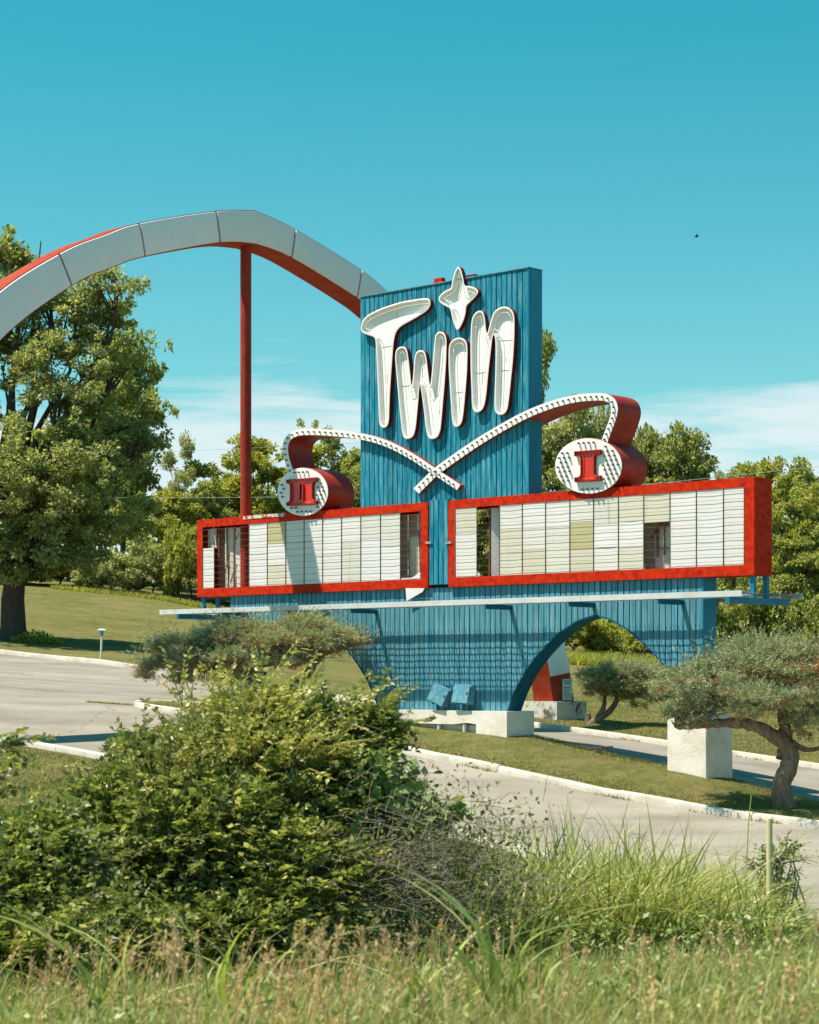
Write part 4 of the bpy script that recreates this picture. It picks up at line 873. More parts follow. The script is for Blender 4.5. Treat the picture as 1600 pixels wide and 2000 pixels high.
for a in (
    ('round', 21, 'leaf_mid', 238, 660, 190, 122, 'deciduous_tree', 'full dark green tree right behind the big maple'),
    ('round', 22, 'leaf_mid', 140, 800, 260, 128, 'deciduous_tree', 'broad tree mostly hidden behind the maple crown'),
    ('sparse', 24, 'leaf_grey', 348, 862, 110, 118, 'deciduous_tree', 'thin wispy tree left of the red pole'),
    ('round', 22, 'leaf_mid', 40, 900, 260, 135, 'deciduous_tree', 'dark tree low behind the maple trunk at the left edge'),
    ('round', 28, 'leaf_yel', 335, 955, 130, 117, 'deciduous_tree', 'bright bushy tree low between the maple and the left board'),
    ('round', 21, 'leaf_mid', 402, 945, 120, 120, 'deciduous_tree', 'dark bushy tree behind the left corner of the left board'),
    ('feather', 25, 'leaf_yel', 440, 872, 170, 124, 'deciduous_tree', 'yellow green tree just left of the red pole'),
    ('feather', 26, 'leaf_yel', 540, 828, 200, 122, 'deciduous_tree', 'yellow green tree between the red pole and the numeral II drum'),
    ('pointed', 27, 'leaf_mid', 585, 808, 110, 128, 'conifer_tree', 'left of two pointed treetops above the left arm'),
    ('pointed', 27, 'leaf_mid', 612, 812, 110, 130, 'conifer_tree', 'right of two pointed treetops above the left arm'),
    ('tall', 23, 'leaf_mid', 650, 862, 120, 124, 'deciduous_tree', 'upright tree seen through the loop of the left arm'),
    ('round', 21, 'leaf_mid', 698, 885, 130, 120, 'deciduous_tree', 'tree touching the left edge of the blue tower'),
    ('round', 22, 'leaf_mid', 925, 880, 190, 119, 'deciduous_tree', 'tree glimpsed only through the narrow gap in the right letter board'),
    ('tall', 23, 'leaf_mid', 1052, 690, 110, 122, 'deciduous_tree', 'tall tree peeping out right of the tower near its middle'),
    ('round', 22, 'leaf_grey', 1110, 800, 200, 116, 'deciduous_tree', 'grey green tree framed by the loop of the right arm'),
    ('round', 21, 'leaf_grey', 1195, 812, 150, 120, 'deciduous_tree', 'grey green tree directly behind the numeral I drum'),
    ('round', 28, 'leaf_mid', 1268, 832, 120, 118, 'deciduous_tree', 'dark rounded tree just right of the numeral I drum'),
    ('round', 28, 'leaf_mid', 1352, 830, 150, 116, 'deciduous_tree', 'dark rounded treetop above the middle of the right board'),
    ('feather', 26, 'leaf_yel', 1462, 872, 160, 110, 'deciduous_tree', 'layered yellow green tree above the right end of the board'),
    ('feather', 25, 'leaf_grey', 1420, 905, 150, 106, 'deciduous_tree', 'lower feathery tree behind the corner of the right board'),
    ('round', 22, 'leaf_mid', 1575, 905, 170, 112, 'deciduous_tree', 'tree at the right edge rising above the power line'),
    ('sparse', 29, 'leaf_yel', 1545, 930, 210, 100, 'deciduous_tree', 'open tree with bare grey limbs right of the red board'),
    ('feather', 26, 'leaf_mid', 1600, 1010, 200, 99, 'deciduous_tree', 'dense low tree at the right edge beside the board'),
): put(*a, group=TG)
SG = 'shrubs along the foot of the trees'
for a in (
    ('shrub', 31, 'leaf_grey', 215, 1068, 150, 116, 'shrub', 'silvery shrub behind the crest of the left lawn, under the maple'),
    ('shrub', 32, 'leaf_grey', 300, 1062, 130, 115, 'shrub', 'silvery shrub left of the letter board on the lawn crest'),
    ('shrub', 31, 'leaf_yel', 372, 990, 130, 114, 'shrub', 'bright green shrub at the left edge of the red letter board'),
    ('shrub', 32, 'leaf_mid', 120, 1060, 170, 118, 'shrub', 'dark shrub behind the maple trunk'),
    ('shrub', 31, 'leaf_mid', 20, 1050, 170, 118, 'shrub', 'dark shrub at the left edge behind the maple'),
    ('shrub', 32, 'leaf_mid', 450, 1060, 150, 113, 'shrub', 'shrub behind the missing panels of the left board'),
    ('shrub', 31, 'leaf_mid', 545, 1090, 170, 112, 'shrub', 'shrub hidden behind the middle of the left board'),
    ('shrub', 32, 'leaf_mid', 640, 1080, 170, 110, 'shrub', 'shrub seen under the left arm behind the board'),
    ('shrub', 31, 'leaf_mid', 1000, 1130, 190, 104, 'shrub', 'shrub behind the wall left of the right arch'),
    ('shrub', 32, 'leaf_yel', 1120, 1190, 150, 101, 'shrub', 'left shrub framed by the right arch'),
    ('shrub', 31, 'leaf_yel', 1215, 1196, 150, 101, 'shrub', 'right shrub framed by the right arch'),
    ('shrub', 32, 'leaf_mid', 1320, 1150, 170, 100, 'shrub', 'shrub behind the right leg of the wall'),
    ('shrub', 31, 'leaf_mid', 1430, 1110, 180, 99, 'shrub', 'dark shrub under the right end of the catwalk'),
    ('shrub', 32, 'leaf_mid', 1520, 1120, 170, 98, 'shrub', 'dark shrub right of the catwalk end'),
    ('shrub', 31, 'leaf_mid', 1605, 1140, 170, 97, 'shrub', 'dark shrub at the right edge above the juniper'),
): put(*a, group=SG, cat_='shrub', H0=2.9, W0=4.4)
# a far wood closes the gaps behind the row
rs = np.random.RandomState(77); parts = []
for k in range(230):
    x = -150 + 300 * rs.rand(); y = 150 + 25 * rs.rand(); z = gz(x, y); n = 160; c = np.array([x, y, z + rs.uniform(.5, 6)])
    d = sph(rs, n); pos = c + d * np.array([3.6, 2.5, 3.0]) * (rs.rand(n) ** .4)[:, None]; s_ = rs.uniform(.5, .9, n)
    parts.append(leaves(pos, d + rs.normal(0, .6, (n, 3)), unit(rs.normal(0, .5, (n, 3)) + np.array([0, -.2, .7])), s_, s_ * .7, .1))
V, F_ = cat(parts); tag(npmesh('far_wood', V, F_, 'leaf_mid'), 'distant wood beyond the lawn', kind='stuff')

# ---------------------------------------------------------------- junipers
def juniper(name, base, trunks, pads, seed, label, nspr, dead=.1, size=.2):
    rs = np.random.RandomState(seed); rnd = random.Random(seed); r = empty(name, base); tag(r, label, 'juniper', 'spreading junipers round the sign')
    mb = MB()
    for pts, rad in trunks:
        c = catmull(pts, 6, False); n = len(c)
        k0 = len(mb.v); mb.tube(c, 1, 11, rr=[rad[0] + (rad[1] - rad[0]) * q / (n - 1) for q in range(n)])
        for q in range(k0, len(mb.v)): mb.v[q] = tuple(a + rnd.uniform(-1, 1) * rad[0] * .10 for a in mb.v[q])
    pads = np.array(pads, float); vol = pads[:, 3] * pads[:, 4]; pk = rs.choice(len(pads), nspr, p=vol / vol.sum())
    ends = [Vector(p[0][-1]) for p in trunks]
    for p in pads:
        e_ = min(ends, key=lambda q: (q - Vector(p[:3])).length)
        for j in range(5):
            t_ = Vector((p[0] + rnd.uniform(-.8, .8) * p[3], p[1] + rnd.uniform(-.8, .8) * p[4], p[2] + rnd.uniform(-.6, .5) * p[5]))
            w_ = wob(e_, t_, 5, .05, rnd); mb.tube(w_, 1, 5, rr=[.035, .03, .022, .016, .011, .006], cap=False)
    build('trunk', mb, 'bark_j', r, smooth=60, fix=False)
    nt_ = nspr // 38; tk = rs.choice(len(pads), nt_, p=vol / vol.sum()); td = sph(rs, nt_); td[:, 2] = np.where(rs.rand(nt_) < .74, np.abs(td[:, 2]), td[:, 2])
    tc_ = pads[tk, :3] + td * (rs.rand(nt_) ** .3)[:, None] * pads[tk, 3:6] * np.array([1.08, 1.08, 1.2]); tr_ = rs.uniform(.12, .34, nt_)
    ti = rs.randint(0, nt_, nspr); pk = tk[ti]; d = unit(sph(rs, nspr) * np.array([1, 1, .7]) + td[ti] * .7 + np.array([.05, 0, .25]))
    c = tc_[ti] + d * (tr_[ti] * rs.rand(nspr) ** .4)[:, None] * np.array([1.25, 1.15, .5])
    out = unit(d * np.array([1.2, 1.1, .45]) + td[ti] * np.array([.6, .6, .1]) + np.array([.15, 0, .3]) + rs.normal(0, .22, (nspr, 3)))
    per = 24; ci = np.repeat(np.arange(nspr), per); n = nspr * per; Ls = size * rs.uniform(.6, 1.5, nspr); tail = rs.rand(nspr) < .14; Ls = np.where(tail, Ls * 2.6, Ls); L = Ls[ci]
    tt = rs.rand(n); pos = c[ci] + out[ci] * (tt * L)[:, None] + rs.normal(0, .018, (n, 3))
    ax = unit(out[ci] + rs.normal(0, .55, (n, 3))); ln = size * rs.uniform(.25, .55, n)
    V, F_ = leaves(pos, ax, sph(rs, n), ln, ln * rs.uniform(.11, .2, n), .1)
    low = (d[:, 2] < .1) & (rs.rand(nspr) < dead * 3); pd = rs.rand(len(pads)) < dead; dd = (low | (pd[pk] & (rs.rand(nspr) < .35)) | (rs.rand(nspr) < dead * .06))[ci]
    npmesh('foliage', V, F_[~dd], 'juniper', r); 
    Fd = F_[dd]; Vd = V[Fd.ravel()]; npmesh('dead_foliage', Vd, np.arange(len(Vd)).reshape(-1, 4), 'juniper_dead', r)
    return r
def jp(base, px, py, dy, rx, ry, rz, Y): p = at(px, py, Y + dy); return (p[0] - base[0], p[1] - base[1], p[2] - base[2], rx * Y / F, ry, .56 * rz * Y / F)
# right juniper on the island
Y = 43.6; bx, by, _ = at(1533, 1562, Y); B = (bx, by, gz(bx, by) + .12)
def L3(px, py, dy=0, Y=Y, B=B): p = at(px, py, Y + dy); return (p[0] - B[0], p[1] - B[1], p[2] - B[2])
pads = [jp(B, 1360, 1330, 0, 58, .8, 32, Y), jp(B, 1335, 1345, .5, 34, .5, 22, Y), jp(B, 1440, 1320, 0, 75, 1.0, 42, Y), jp(B, 1500, 1300, .6, 75, 1.0, 38, Y), jp(B, 1580, 1320, 0, 80, 1.1, 50, Y), jp(B, 1480, 1370, -.6, 80, 1.0, 36, Y),
        jp(B, 1560, 1385, -.6, 70, .9, 36, Y), jp(B, 1400, 1385, .3, 55, .6, 18, Y), jp(B, 1335, 1405, .2, 36, .4, 14, Y), jp(B, 1470, 1275, 1.0, 38, .5, 12, Y), jp(B, 1640, 1350, 0, 70, 1, 50, Y), jp(B, 1620, 1420, -.3, 60, .8, 22, Y), jp(B, 1560, 1278, .4, 55, .6, 18, Y)]
juniper('spreading_juniper', B, [([L3(1533, 1580), L3(1527, 1530), L3(1546, 1480), L3(1528, 1450), L3(1480, 1420), L3(1430, 1412), L3(1370, 1416), L3(1320, 1420)], (.235, .05)), ([L3(1535, 1480, .1), L3(1535, 1440, .2), L3(1530, 1400, .2), L3(1520, 1360, .2)], (.2, .06)), ([L3(1548, 1450), L3(1580, 1465), L3(1640, 1450)], (.07, .03))], pads, 41,
        'large spreading juniper with twisted bare trunk at the right edge of the island', 7500, .07, .21)
# juniper in front of the left arch
Y = 53.0; bx, by, _ = at(560, 1400, Y); B = (bx, by, gz(bx, by) + .1)
L3b = lambda px, py, dy=0: L3(px, py, dy, Y, B)
pads = [jp(B, 370, 1270, 0, 62, .9, 34, Y), jp(B, 340, 1310, -.3, 45, .7, 28, Y), jp(B, 480, 1245, 0, 60, .9, 26, Y), jp(B, 560, 1262, -.4, 75, 1, 36, Y), jp(B, 620, 1255, 0, 60, .9, 28, Y), jp(B, 660, 1260, 0, 42, .6, 22, Y), jp(B, 695, 1258, 0, 20, .3, 8, Y), jp(B, 440, 1295, -.5, 65, .8, 28, Y), jp(B, 600, 1225, 0, 30, .4, 14, Y), jp(B, 535, 1300, -.2, 60, .6, 24, Y), jp(B, 410, 1330, -.2, 50, .6, 16, Y)]
juniper('spreading_juniper', B, [([L3b(560, 1410), L3b(555, 1370), L3b(590, 1330), L3b(620, 1290), L3b(650, 1270)], (.2, .05)), ([L3b(556, 1372), L3b(500, 1340), L3b(440, 1310), L3b(370, 1290)], (.14, .04))], pads, 42,
        'browning juniper in front of the left arch of the sign', 7500, .2, .22)
# small juniper behind the rear drive
Y = 65.5; bx, by, _ = at(1168, 1414, Y); B = (bx, by, gz(bx, by))
L3c = lambda px, py, dy=0: L3(px, py, dy, Y, B)
pads = [jp(B, 1165, 1327, 0, 36, .6, 10, Y), jp(B, 1220, 1315, 0, 45, .7, 15, Y), jp(B, 1195, 1345, -.2, 36, .5, 12, Y), jp(B, 1260, 1330, 0, 40, .6, 18, Y), jp(B, 1235, 1355, 0, 40, .6, 14, Y), jp(B, 1270, 1370, 0, 30, .5, 14, Y), jp(B, 1185, 1358, 0, 20, .3, 8, Y)]
juniper('spreading_juniper', B, [([L3c(1150, 1418), L3c(1168, 1405), L3c(1192, 1388), L3c(1205, 1365), L3c(1200, 1340)], (.13, .06)), ([L3c(1160, 1410), L3c(1178, 1385), L3c(1182, 1355)], (.1, .05))], pads, 43,
        'small leaning juniper on the lawn seen through the right arch', 3600, .08, .2)
mb = MB(); sx, sy, _ = at(1149, 1418, 65.6); z0 = gz(sx, sy)
mb.tube([(sx, sy, z0 - .1), (sx, sy, z0 + .12), (sx - .02, sy, z0 + .30)], 1, 10, rr=[.13, .11, .085]); tag(build('tree_stump', mb, 'bark_j', smooth=50), 'short sawn stump beside the small juniper behind the arch', 'stump')
# seedling vine on that juniper's left side
# ---------------------------------------------------------------- foreground shrub and brush
WIND = np.array([.35, .05, 0])
def shoots(rs, lobes, n, Lr, pairs, leaf, jitter=.5, updroop=.3, shell=.5):
    lob = np.array(lobes, float); vol = lob[:, 3] * lob[:, 5]; pk = rs.choice(len(lob), n, p=vol / vol.sum())
    d = sph(rs, n); d[:, 2] = np.where(rs.rand(n) < .8, np.abs(d[:, 2]) * 1.0, d[:, 2]); d[:, 1] = np.where(rs.rand(n) < .75, -np.abs(d[:, 1]), d[:, 1])
    c = lob[pk, :3] + d * (rs.rand(n) ** shell)[:, None] * lob[pk, 3:6]
    far = rs.rand(n) < .07; c[far] += d[far] * lob[pk[far], 3:6] * rs.uniform(.05, .28, (far.sum(), 1))
    out = unit(d + np.array([0, -.05, updroop]) + WIND * .6 + rs.normal(0, jitter, (n, 3)))
    L = rs.uniform(*Lr, n); st = []; LV = []
    k = pairs; tt = np.linspace(.12, 1.0, k)
    sag = np.array([0, 0, -1.]) + WIND
    ci = np.repeat(np.arange(n), 2 * k); t = np.tile(np.repeat(tt, 2), n); sd = np.tile(np.array([1., -1.]), n * k)
    pos = c[ci] + out[ci] * (L[ci] * t)[:, None] + sag * (L[ci] * t * t * .22)[:, None]
    side = unit(np.cross(out, np.array([0, 0, 1.]) + rs.normal(0, .35, (n, 3))))[ci]
    ax = unit(side * sd[:, None] * .9 + out[ci] * .65 + WIND * .25 + rs.normal(0, .28, (len(ci), 3)) + np.array([0, 0, -.12]))
    nr = unit(np.cross(side, out[ci]) * np.sign(np.cross(side, out[ci])[:, 2:3] + 1e-6) + rs.normal(0, .35, (len(ci), 3)))
    sz = leaf * rs.uniform(.5, 1.3, len(ci)) * (1 - .35 * t)
    V, F_ = tri_leaves(pos, ax, nr, sz, sz * rs.uniform(.48, .68, len(ci)), .12)
    keep = rs.rand(len(ci)) < .93; F_ = F_.reshape(4, -1, 3)[:, keep].reshape(-1, 3)
    return V, F_, c, out, L
def stems(mb, c, out, L, rnd, share, r=.005):
    for a, o, l in zip(c, out, L):
        if rnd.random() < share:
            a = Vector(a); o = Vector(o); mb.tube([a - o * l * .6, a + o * l * .5, a + o * l + Vector((.08, 0, -.2)) * l], 1, 4, rr=[r * 1.5, r, r * .4], cap=False)
def plob(px, py, rx, rz, Y, ry=None): p = at(px, py, Y); return (p[0], p[1], p[2], rx * Y / F, ry or rx * Y / F * .75, rz * Y / F)
def shrub(name, label, lobes, n, seed, base, mats=('bark_g', 'leaf_bush'), leaf=.102, Lr=(.22, .5), pairs=6, pale=0, pale_lobes=None, stem=.35, **kw):
    rs = np.random.RandomState(seed); rnd = random.Random(seed); r = empty(name, base); tag(r, label, 'shrub'); off = -np.array(base)
    V, F_, c, out, L = shoots(rs, lobes, n, Lr, pairs, leaf, **kw); npmesh('leaves', V + off, F_, mats[1], r)
    mb = MB(); stems(mb, c + off, out, L, rnd, stem)
    for l in lobes:                       # main stems from the root to every part of the crown
        for j in range(5):
            t_ = Vector((l[0] + rnd.uniform(-.6, .6) * l[3], l[1] + rnd.uniform(-.6, .6) * l[4], l[2] + rnd.uniform(-.4, .7) * l[5])) + Vector(off)
            mb.tube(wob((rnd.uniform(-.5, .5), rnd.uniform(-.3, .3), -.1), t_, 5, .06, rnd), 1, 5, rr=[.03, .026, .02, .014, .009, .004], cap=False)
    build('stems', mb, mats[0], r, fix=False, smooth=60)
    if pale:
        V, F_, c, out, L = shoots(rs, pale_lobes, pale, (.4, .75), 9, .085, .25, .55, .25); npmesh('young_shoots', V + off, F_, 'leaf_pale', r)
        mb = MB(); stems(mb, c + off, out, L, rnd, 1.0, .006); build('shoot_stems', mb, 'leaf_pale', r, fix=False)
    return r
base = at(430, 1880, 19); base = (base[0], 19, gz(base[0], 19))
main = [plob(545, 1480, 150, 110, 19.6), plob(570, 1590, 210, 150, 19.3), plob(670, 1500, 90, 80, 19.6), plob(350, 1580, 130, 120, 19.2), plob(420, 1690, 230, 170, 18.7), plob(250, 1650, 140, 130, 18.9), plob(560, 1750, 190, 120, 18.5), plob(270, 1500, 55, 55, 19.3), plob(430, 1470, 70, 70, 19.5), plob(150, 1770, 150, 130, 18.3), plob(715, 1455, 65, 60, 19.6), plob(430, 1830, 250, 90, 18.2)]
pl_ = [plob(540, 1385, 110, 35, 19.6), plob(640, 1420, 80, 35, 19.6), plob(440, 1420, 80, 40, 19.6), plob(735, 1440, 35, 35, 19.6), plob(370, 1400, 35, 40, 19.6), plob(520, 1500, 170, 80, 19.2), plob(330, 1560, 120, 80, 18.9)]
shrub('honeysuckle_shrub', 'big leafy green shrub filling the lower left foreground', main, 8600, 51, base, Lr=(.16, .38), pale=230, pale_lobes=pl_)
b2 = at(60, 1900, 17.2); b2 = (b2[0], 17.2, gz(b2[0], 17.2))
shrub('honeysuckle_shrub', 'lower leafy shrub at the bottom left corner', [plob(60, 1720, 120, 110, 17.4), plob(-20, 1800, 150, 130, 17), plob(170, 1850, 150, 80, 17), plob(60, 1880, 200, 70, 16.6)], 2400, 52, b2)
b3 = at(-160, 1560, 15.5); b3 = (b3[0], 15.5, gz(b3[0], 15.5))
shrub('honeysuckle_shrub', 'leafy branch tips reaching in at the left edge above the lawn', [plob(-18, 1470, 30, 40, 15.5), plob(-25, 1550, 30, 60, 15.5)], 30, 53, b3, pairs=7)
# vine with large rounded leaves on the right flank
rs = np.random.RandomState(61); rnd = random.Random(61)
b4 = at(790, 1760, 18.9); b4 = (b4[0], 18.9, gz(b4[0], 18.9)); vr = empty('wild_vine', b4); tag(vr, 'sprawling vine with large rounded leaves on the right flank of the shrub', 'vine')
vl = np.array([plob(770, 1545, 75, 80, 18.9), plob(830, 1590, 50, 40, 18.8), plob(720, 1500, 60, 50, 18.9), plob(890, 1578, 40, 16, 18.8), plob(700, 1600, 70, 60, 18.8)]); n = 620; pk = rs.choice(5, n, p=[.35, .2, .18, .07, .2])
d = sph(rs, n); pos = vl[pk, :3] + d * (rs.rand(n) ** .4)[:, None] * vl[pk, 3:6]; sz = rs.uniform(.07, .15, n)
V, F_ = tri_leaves(pos - np.array(b4), unit(rs.normal(0, .6, (n, 3)) + np.array([.2, -.2, -.5])), unit(rs.normal(0, .4, (n, 3)) + np.array([-.2, -.5, .7])), sz, sz * .95, .1); npmesh('leaves', V, F_, 'leaf_vine', vr)
mb = MB()
for l in vl:
    for j in range(4): mb.tube(wob((0, 0, 0), Vector(l[:3]) - Vector(b4) + Vector((rnd.uniform(-.3, .3), 0, rnd.uniform(-.2, .2))), 5, .07, rnd), .006, 4, cap=False)
build('stems', mb, 'bark_g', vr, fix=False)
# dead brush tangle
b5 = at(840, 1800, 18.3); b5 = (b5[0], 18.3, gz(b5[0], 18.3)); br = empty('dead_brush', b5); tag(br, 'tangle of dead grey twigs between the shrub and the tall grass', 'brush'); mb = MB()
for k in range(1100):
    px, py = rnd.gauss(840, 100), rnd.gauss(1710, 75); Y = rnd.uniform(17.8, 19.2); p = Vector(at(px, py, Y)) - Vector(b5); a = rnd.uniform(-.5, .5) + (0 if rnd.random() < .7 else 1.2)
    L = rnd.uniform(.12, .4); dv = Vector((math.cos(a), rnd.uniform(-.4, .4), math.sin(a))) * (1 if rnd.random() < .5 else -1)
    if p.z < .02: p.z = rnd.uniform(.02, .5)
    mb.tube([p, p + dv * L * .5 + Vector((0, 0, rnd.uniform(-.04, .05))), p + dv * L + Vector((rnd.uniform(-.05, .05), 0, rnd.uniform(-.08, .08)))], 1, 3, rr=[.0045, .0034, .0015], cap=False)
build('twigs', mb, 'bark_g', br, fix=False)
rs = np.random.RandomState(62); n = 7500; p = np.array([at(px, py, Y) for px, py, Y in zip(rs.normal(850, 100, n), rs.normal(1730, 80, n), rs.uniform(18.2, 19.6, n))]); p[:, 2] = np.maximum(p[:, 2], gz(p[:, 0], p[:, 1]) + .03)
sz = rs.uniform(.03, .075, n); V, F_ = leaves(p - np.array(b5), sph(rs, n), unit(rs.normal(0, .6, (n, 3)) + np.array([0, -.3, .6])), sz, sz * .5, .1); npmesh('sparse_leaves', V, F_, 'leaf_bush', br)

# ---------------------------------------------------------------- grasses
def grass(name, label, rs, X, Y, Lr, Wr, mat, lean=.25, bend=(.1, .6), segs=3, zoff=-.02):
    n = len(X); Bs = np.c_[X, Y, gz(X, Y) + zoff]; D = unit(np.c_[rs.normal(.06, lean, n), rs.normal(0, lean, n), np.ones(n)])
    a = rs.uniform(0, 2 * math.pi, n); bm = rs.uniform(*bend, n); Bd = np.c_[np.cos(a) * bm + .12, np.sin(a) * bm, np.zeros(n)]
    V, F_ = blades(Bs, D, Bd, rs.uniform(*Lr, n), rs.uniform(*Wr, n), rs, segs); o = npmesh(name, V, F_, mat); tag(o, label, kind='stuff'); return o
rs = np.random.RandomState(71)
def clump_xy(n, x0, x1, y0, y1, k, sd):
    cx, cy = rs.uniform(x0, x1, k), rs.uniform(y0, y1, k); i = rs.randint(0, k, n); return cx[i] + rs.normal(0, sd, n), cy[i] + rs.normal(0, sd, n)
# tall green grass right of the brush
px = rs.uniform(860, 1545, 15000); Yg = rs.uniform(19.5, 27.5, 15000); dens = np.interp(px, [860, 950, 1080, 1350, 1480, 1530], [.35, .8, 1, 1, .7, .3]); k = rs.rand(15000) < dens; px, Yg = px[k], Yg[k]
hs = np.interp(px, [860, 960, 1080, 1250, 1400, 1530], [1.05, 1.45, 1.75, 1.7, 1.45, .95])
X = (px - 800) / F * Yg; n = len(X); Bs = np.c_[X, Yg, gz(X, Yg) - .02]; D = unit(np.c_[rs.normal(.05, .2, n), rs.normal(0, .2, n), np.ones(n)])
a = rs.uniform(0, 6.28, n); bm = rs.uniform(.15, 1.15, n); hs = hs * (.72 + .35 * np.sin(px * .045 + Yg * 1.3) * np.sin(px * .017 + Yg * 2.1) + .12 * rs.rand(n)); Bd = np.c_[np.cos(a) * bm + .15, np.sin(a) * bm, np.zeros(n)]
V, F_ = blades(Bs, D, Bd, hs * rs.uniform(.45, 1.15, n), rs.uniform(.016, .046, n), rs, 5); tag(npmesh('tall_grass', V, F_, 'grass_tall'), 'tall green grass in front of the drive', kind='stuff')
# low weeds under it
px = rs.uniform(1080, 1560, 5200); Yw = rs.uniform(18, 24, 5200); X = (px - 800) / F * Yw; z = gz(X, Yw) + rs.rand(5200) ** 1.5 * .55; sz = rs.uniform(.04, .09, 5200)
V, F_ = leaves(np.c_[X, Yw, z], sph(rs, 5200) + np.array([0, 0, .5]), unit(rs.normal(0, .5, (5200, 3)) + np.array([0, -.2, .8])), sz, sz * .5, .1); tag(npmesh('low_weeds', V, F_, 'leaf_vine'), 'low broad leaved weeds in the tall grass', kind='stuff')
# roadside verge grass near the camera
n = 34000; Yv = rs.uniform(7.2, 15.5, n); X = rs.uniform(-.235, .235, n) * Yv; k = rs.rand(n) < .55 + .45 * np.sin(X * 3.1 + Yv * 2.3) * np.sin(X * 1.3 - Yv * 1.1); X, Yv = X[k], Yv[k]; k = rs.rand(len(X)) < np.interp(X / Yv, [-.2, -.02, .05, .2], [.4, .55, 1, 1]); X, Yv = X[k], Yv[k]
grass('verge_grass', 'dry roadside verge grass along the bottom', rs, X, Yv, (.12, .40), (.003, .0075), 'grass_dry', .3, (.05, .5))
n = 16000; Yv = rs.uniform(9.5, 20, n); X = rs.uniform(-.23, .23, n) * Yv
grass('verge_grass', 'mixed green verge grass at the foot of the shrub', rs, X, Yv, (.15, .55), (.005, .011), 'grass_tall', .35, (.1, .7))
n = 4200; ck = rs.randint(0, 40, n); cx_, cy_ = rs.uniform(-.21, .2, 40), rs.uniform(9.2, 14.5, 40); Yw = cy_[ck] + rs.normal(0, .22, n); X = cx_[ck] * cy_[ck] + rs.normal(0, .16, n); z = gz(X, Yw) + rs.rand(n) ** 1.3 * .34; sz = rs.uniform(.025, .065, n)
V, F_ = leaves(np.c_[X, Yw, z], sph(rs, n) + np.array([0, 0, .5]), unit(rs.normal(0, .5, (n, 3)) + np.array([0, -.2, .8])), sz, sz * rs.uniform(.3, .6, n), .1); tag(npmesh('low_weeds', V, F_, 'leaf_vine'), 'small leafy weeds scattered through the verge grass', kind='stuff')
# tan seed heads
parts = []; mb = MB(); rnd = random.Random(72)
hc = [(rnd.uniform(-20, 1620), rnd.uniform(9.0, 12.5)) for _ in range(26)]
for k in range(230):
    q = rnd.random(); c0 = rnd.choice(hc); Y = max(8.8, c0[1] + rnd.gauss(0, .5)); px = c0[0] + rnd.gauss(0, 45) if q < .6 else rnd.gauss(520, 250); x = (px - 800) / F * Y; z = gz(x, Y); h = rnd.uniform(.2, .62) * (1 if px < 1000 else .85); ln = Vector((rnd.gauss(.1, .2), rnd.gauss(0, .15), 1)).normalized()
    a = Vector((x, Y, z)); b = a + ln * h; mb.tube([a, a + ln * h * .6, b], .002, 3, cap=False)
    m = 34; t = rs.rand(m); hl = rnd.uniform(.09, .17); c = np.array(b) + np.array(ln) * ((t - .15) * hl)[:, None] + rs.normal(0, .011, (m, 3)) * (1.1 - t)[:, None]
    sz = rs.uniform(.016, .034, m); parts.append(leaves(c, unit(np.array(ln) + rs.normal(0, .45, (m, 3))), sph(rs, m), sz, sz * .4, .1))
V, F_ = cat(parts); tag(npmesh('seed_heads', V, F_, 'seed'), 'tan grass seed heads along the verge', kind='stuff')
tag(build('seed_stalks', mb, 'seed', fix=False), 'thin stalks of the tan seed heads', kind='stuff')
# broad bladed clumps
def reed(px, py, Y, n, L, seed, label):
    rs_ = np.random.RandomState(seed); x = (px - 800) / F * Y; b = (x, Y, gz(x, Y)); nn = n
    D = unit(np.c_[rs_.normal(.02, .28, nn), rs_.normal(0, .2, nn), np.ones(nn)]); a = rs_.uniform(-.7, .7, nn) + np.where(rs_.rand(nn) < .5, 0, math.pi); bm = rs_.uniform(.35, 1.0, nn); Bd = np.c_[np.cos(a) * bm, np.sin(a) * bm * .5, np.zeros(nn)]
    Bs = np.c_[rs_.normal(0, .08, nn), rs_.normal(0, .06, nn), np.zeros(nn) + rs_.uniform(0, .35 * L, nn)]
    V, F_ = blades(Bs, D, Bd, L * rs_.uniform(.5, 1.05, nn), rs_.uniform(.022, .042, nn), rs_, 7); r = empty('broad_grass_clump', b); tag(r, label, 'grass clump', 'broad bladed grass clumps'); npmesh('blades', V, F_, 'reed', r, smooth=True)
    mb_ = MB()
    for k in range(max(2, n // 5)): q = rnd.gauss(0, .08); mb_.tube([(q, 0, 0), (q * 1.2, 0, L * .4), (q * 1.5 + .02, 0, L * rnd.uniform(.6, 1.0))], 1, 6, rr=[.006, .005, .002], cap=False)
    build('stems', mb_, 'reed', r, fix=False, smooth=60)
reed(215, 1900, 12.4, 20, .95, 81, 'broad bladed grass clump in front of the shrub at lower left')
reed(465, 1900, 11.8, 18, .85, 82, 'broad bladed grass clump below the middle of the shrub')
reed(850, 1880, 11.4, 16, .8, 83, 'small broad bladed grass clump by the dead brush')
reed(1000, 1880, 11.2, 30, 1.0, 84, 'largest broad bladed grass clump right of the dead brush')
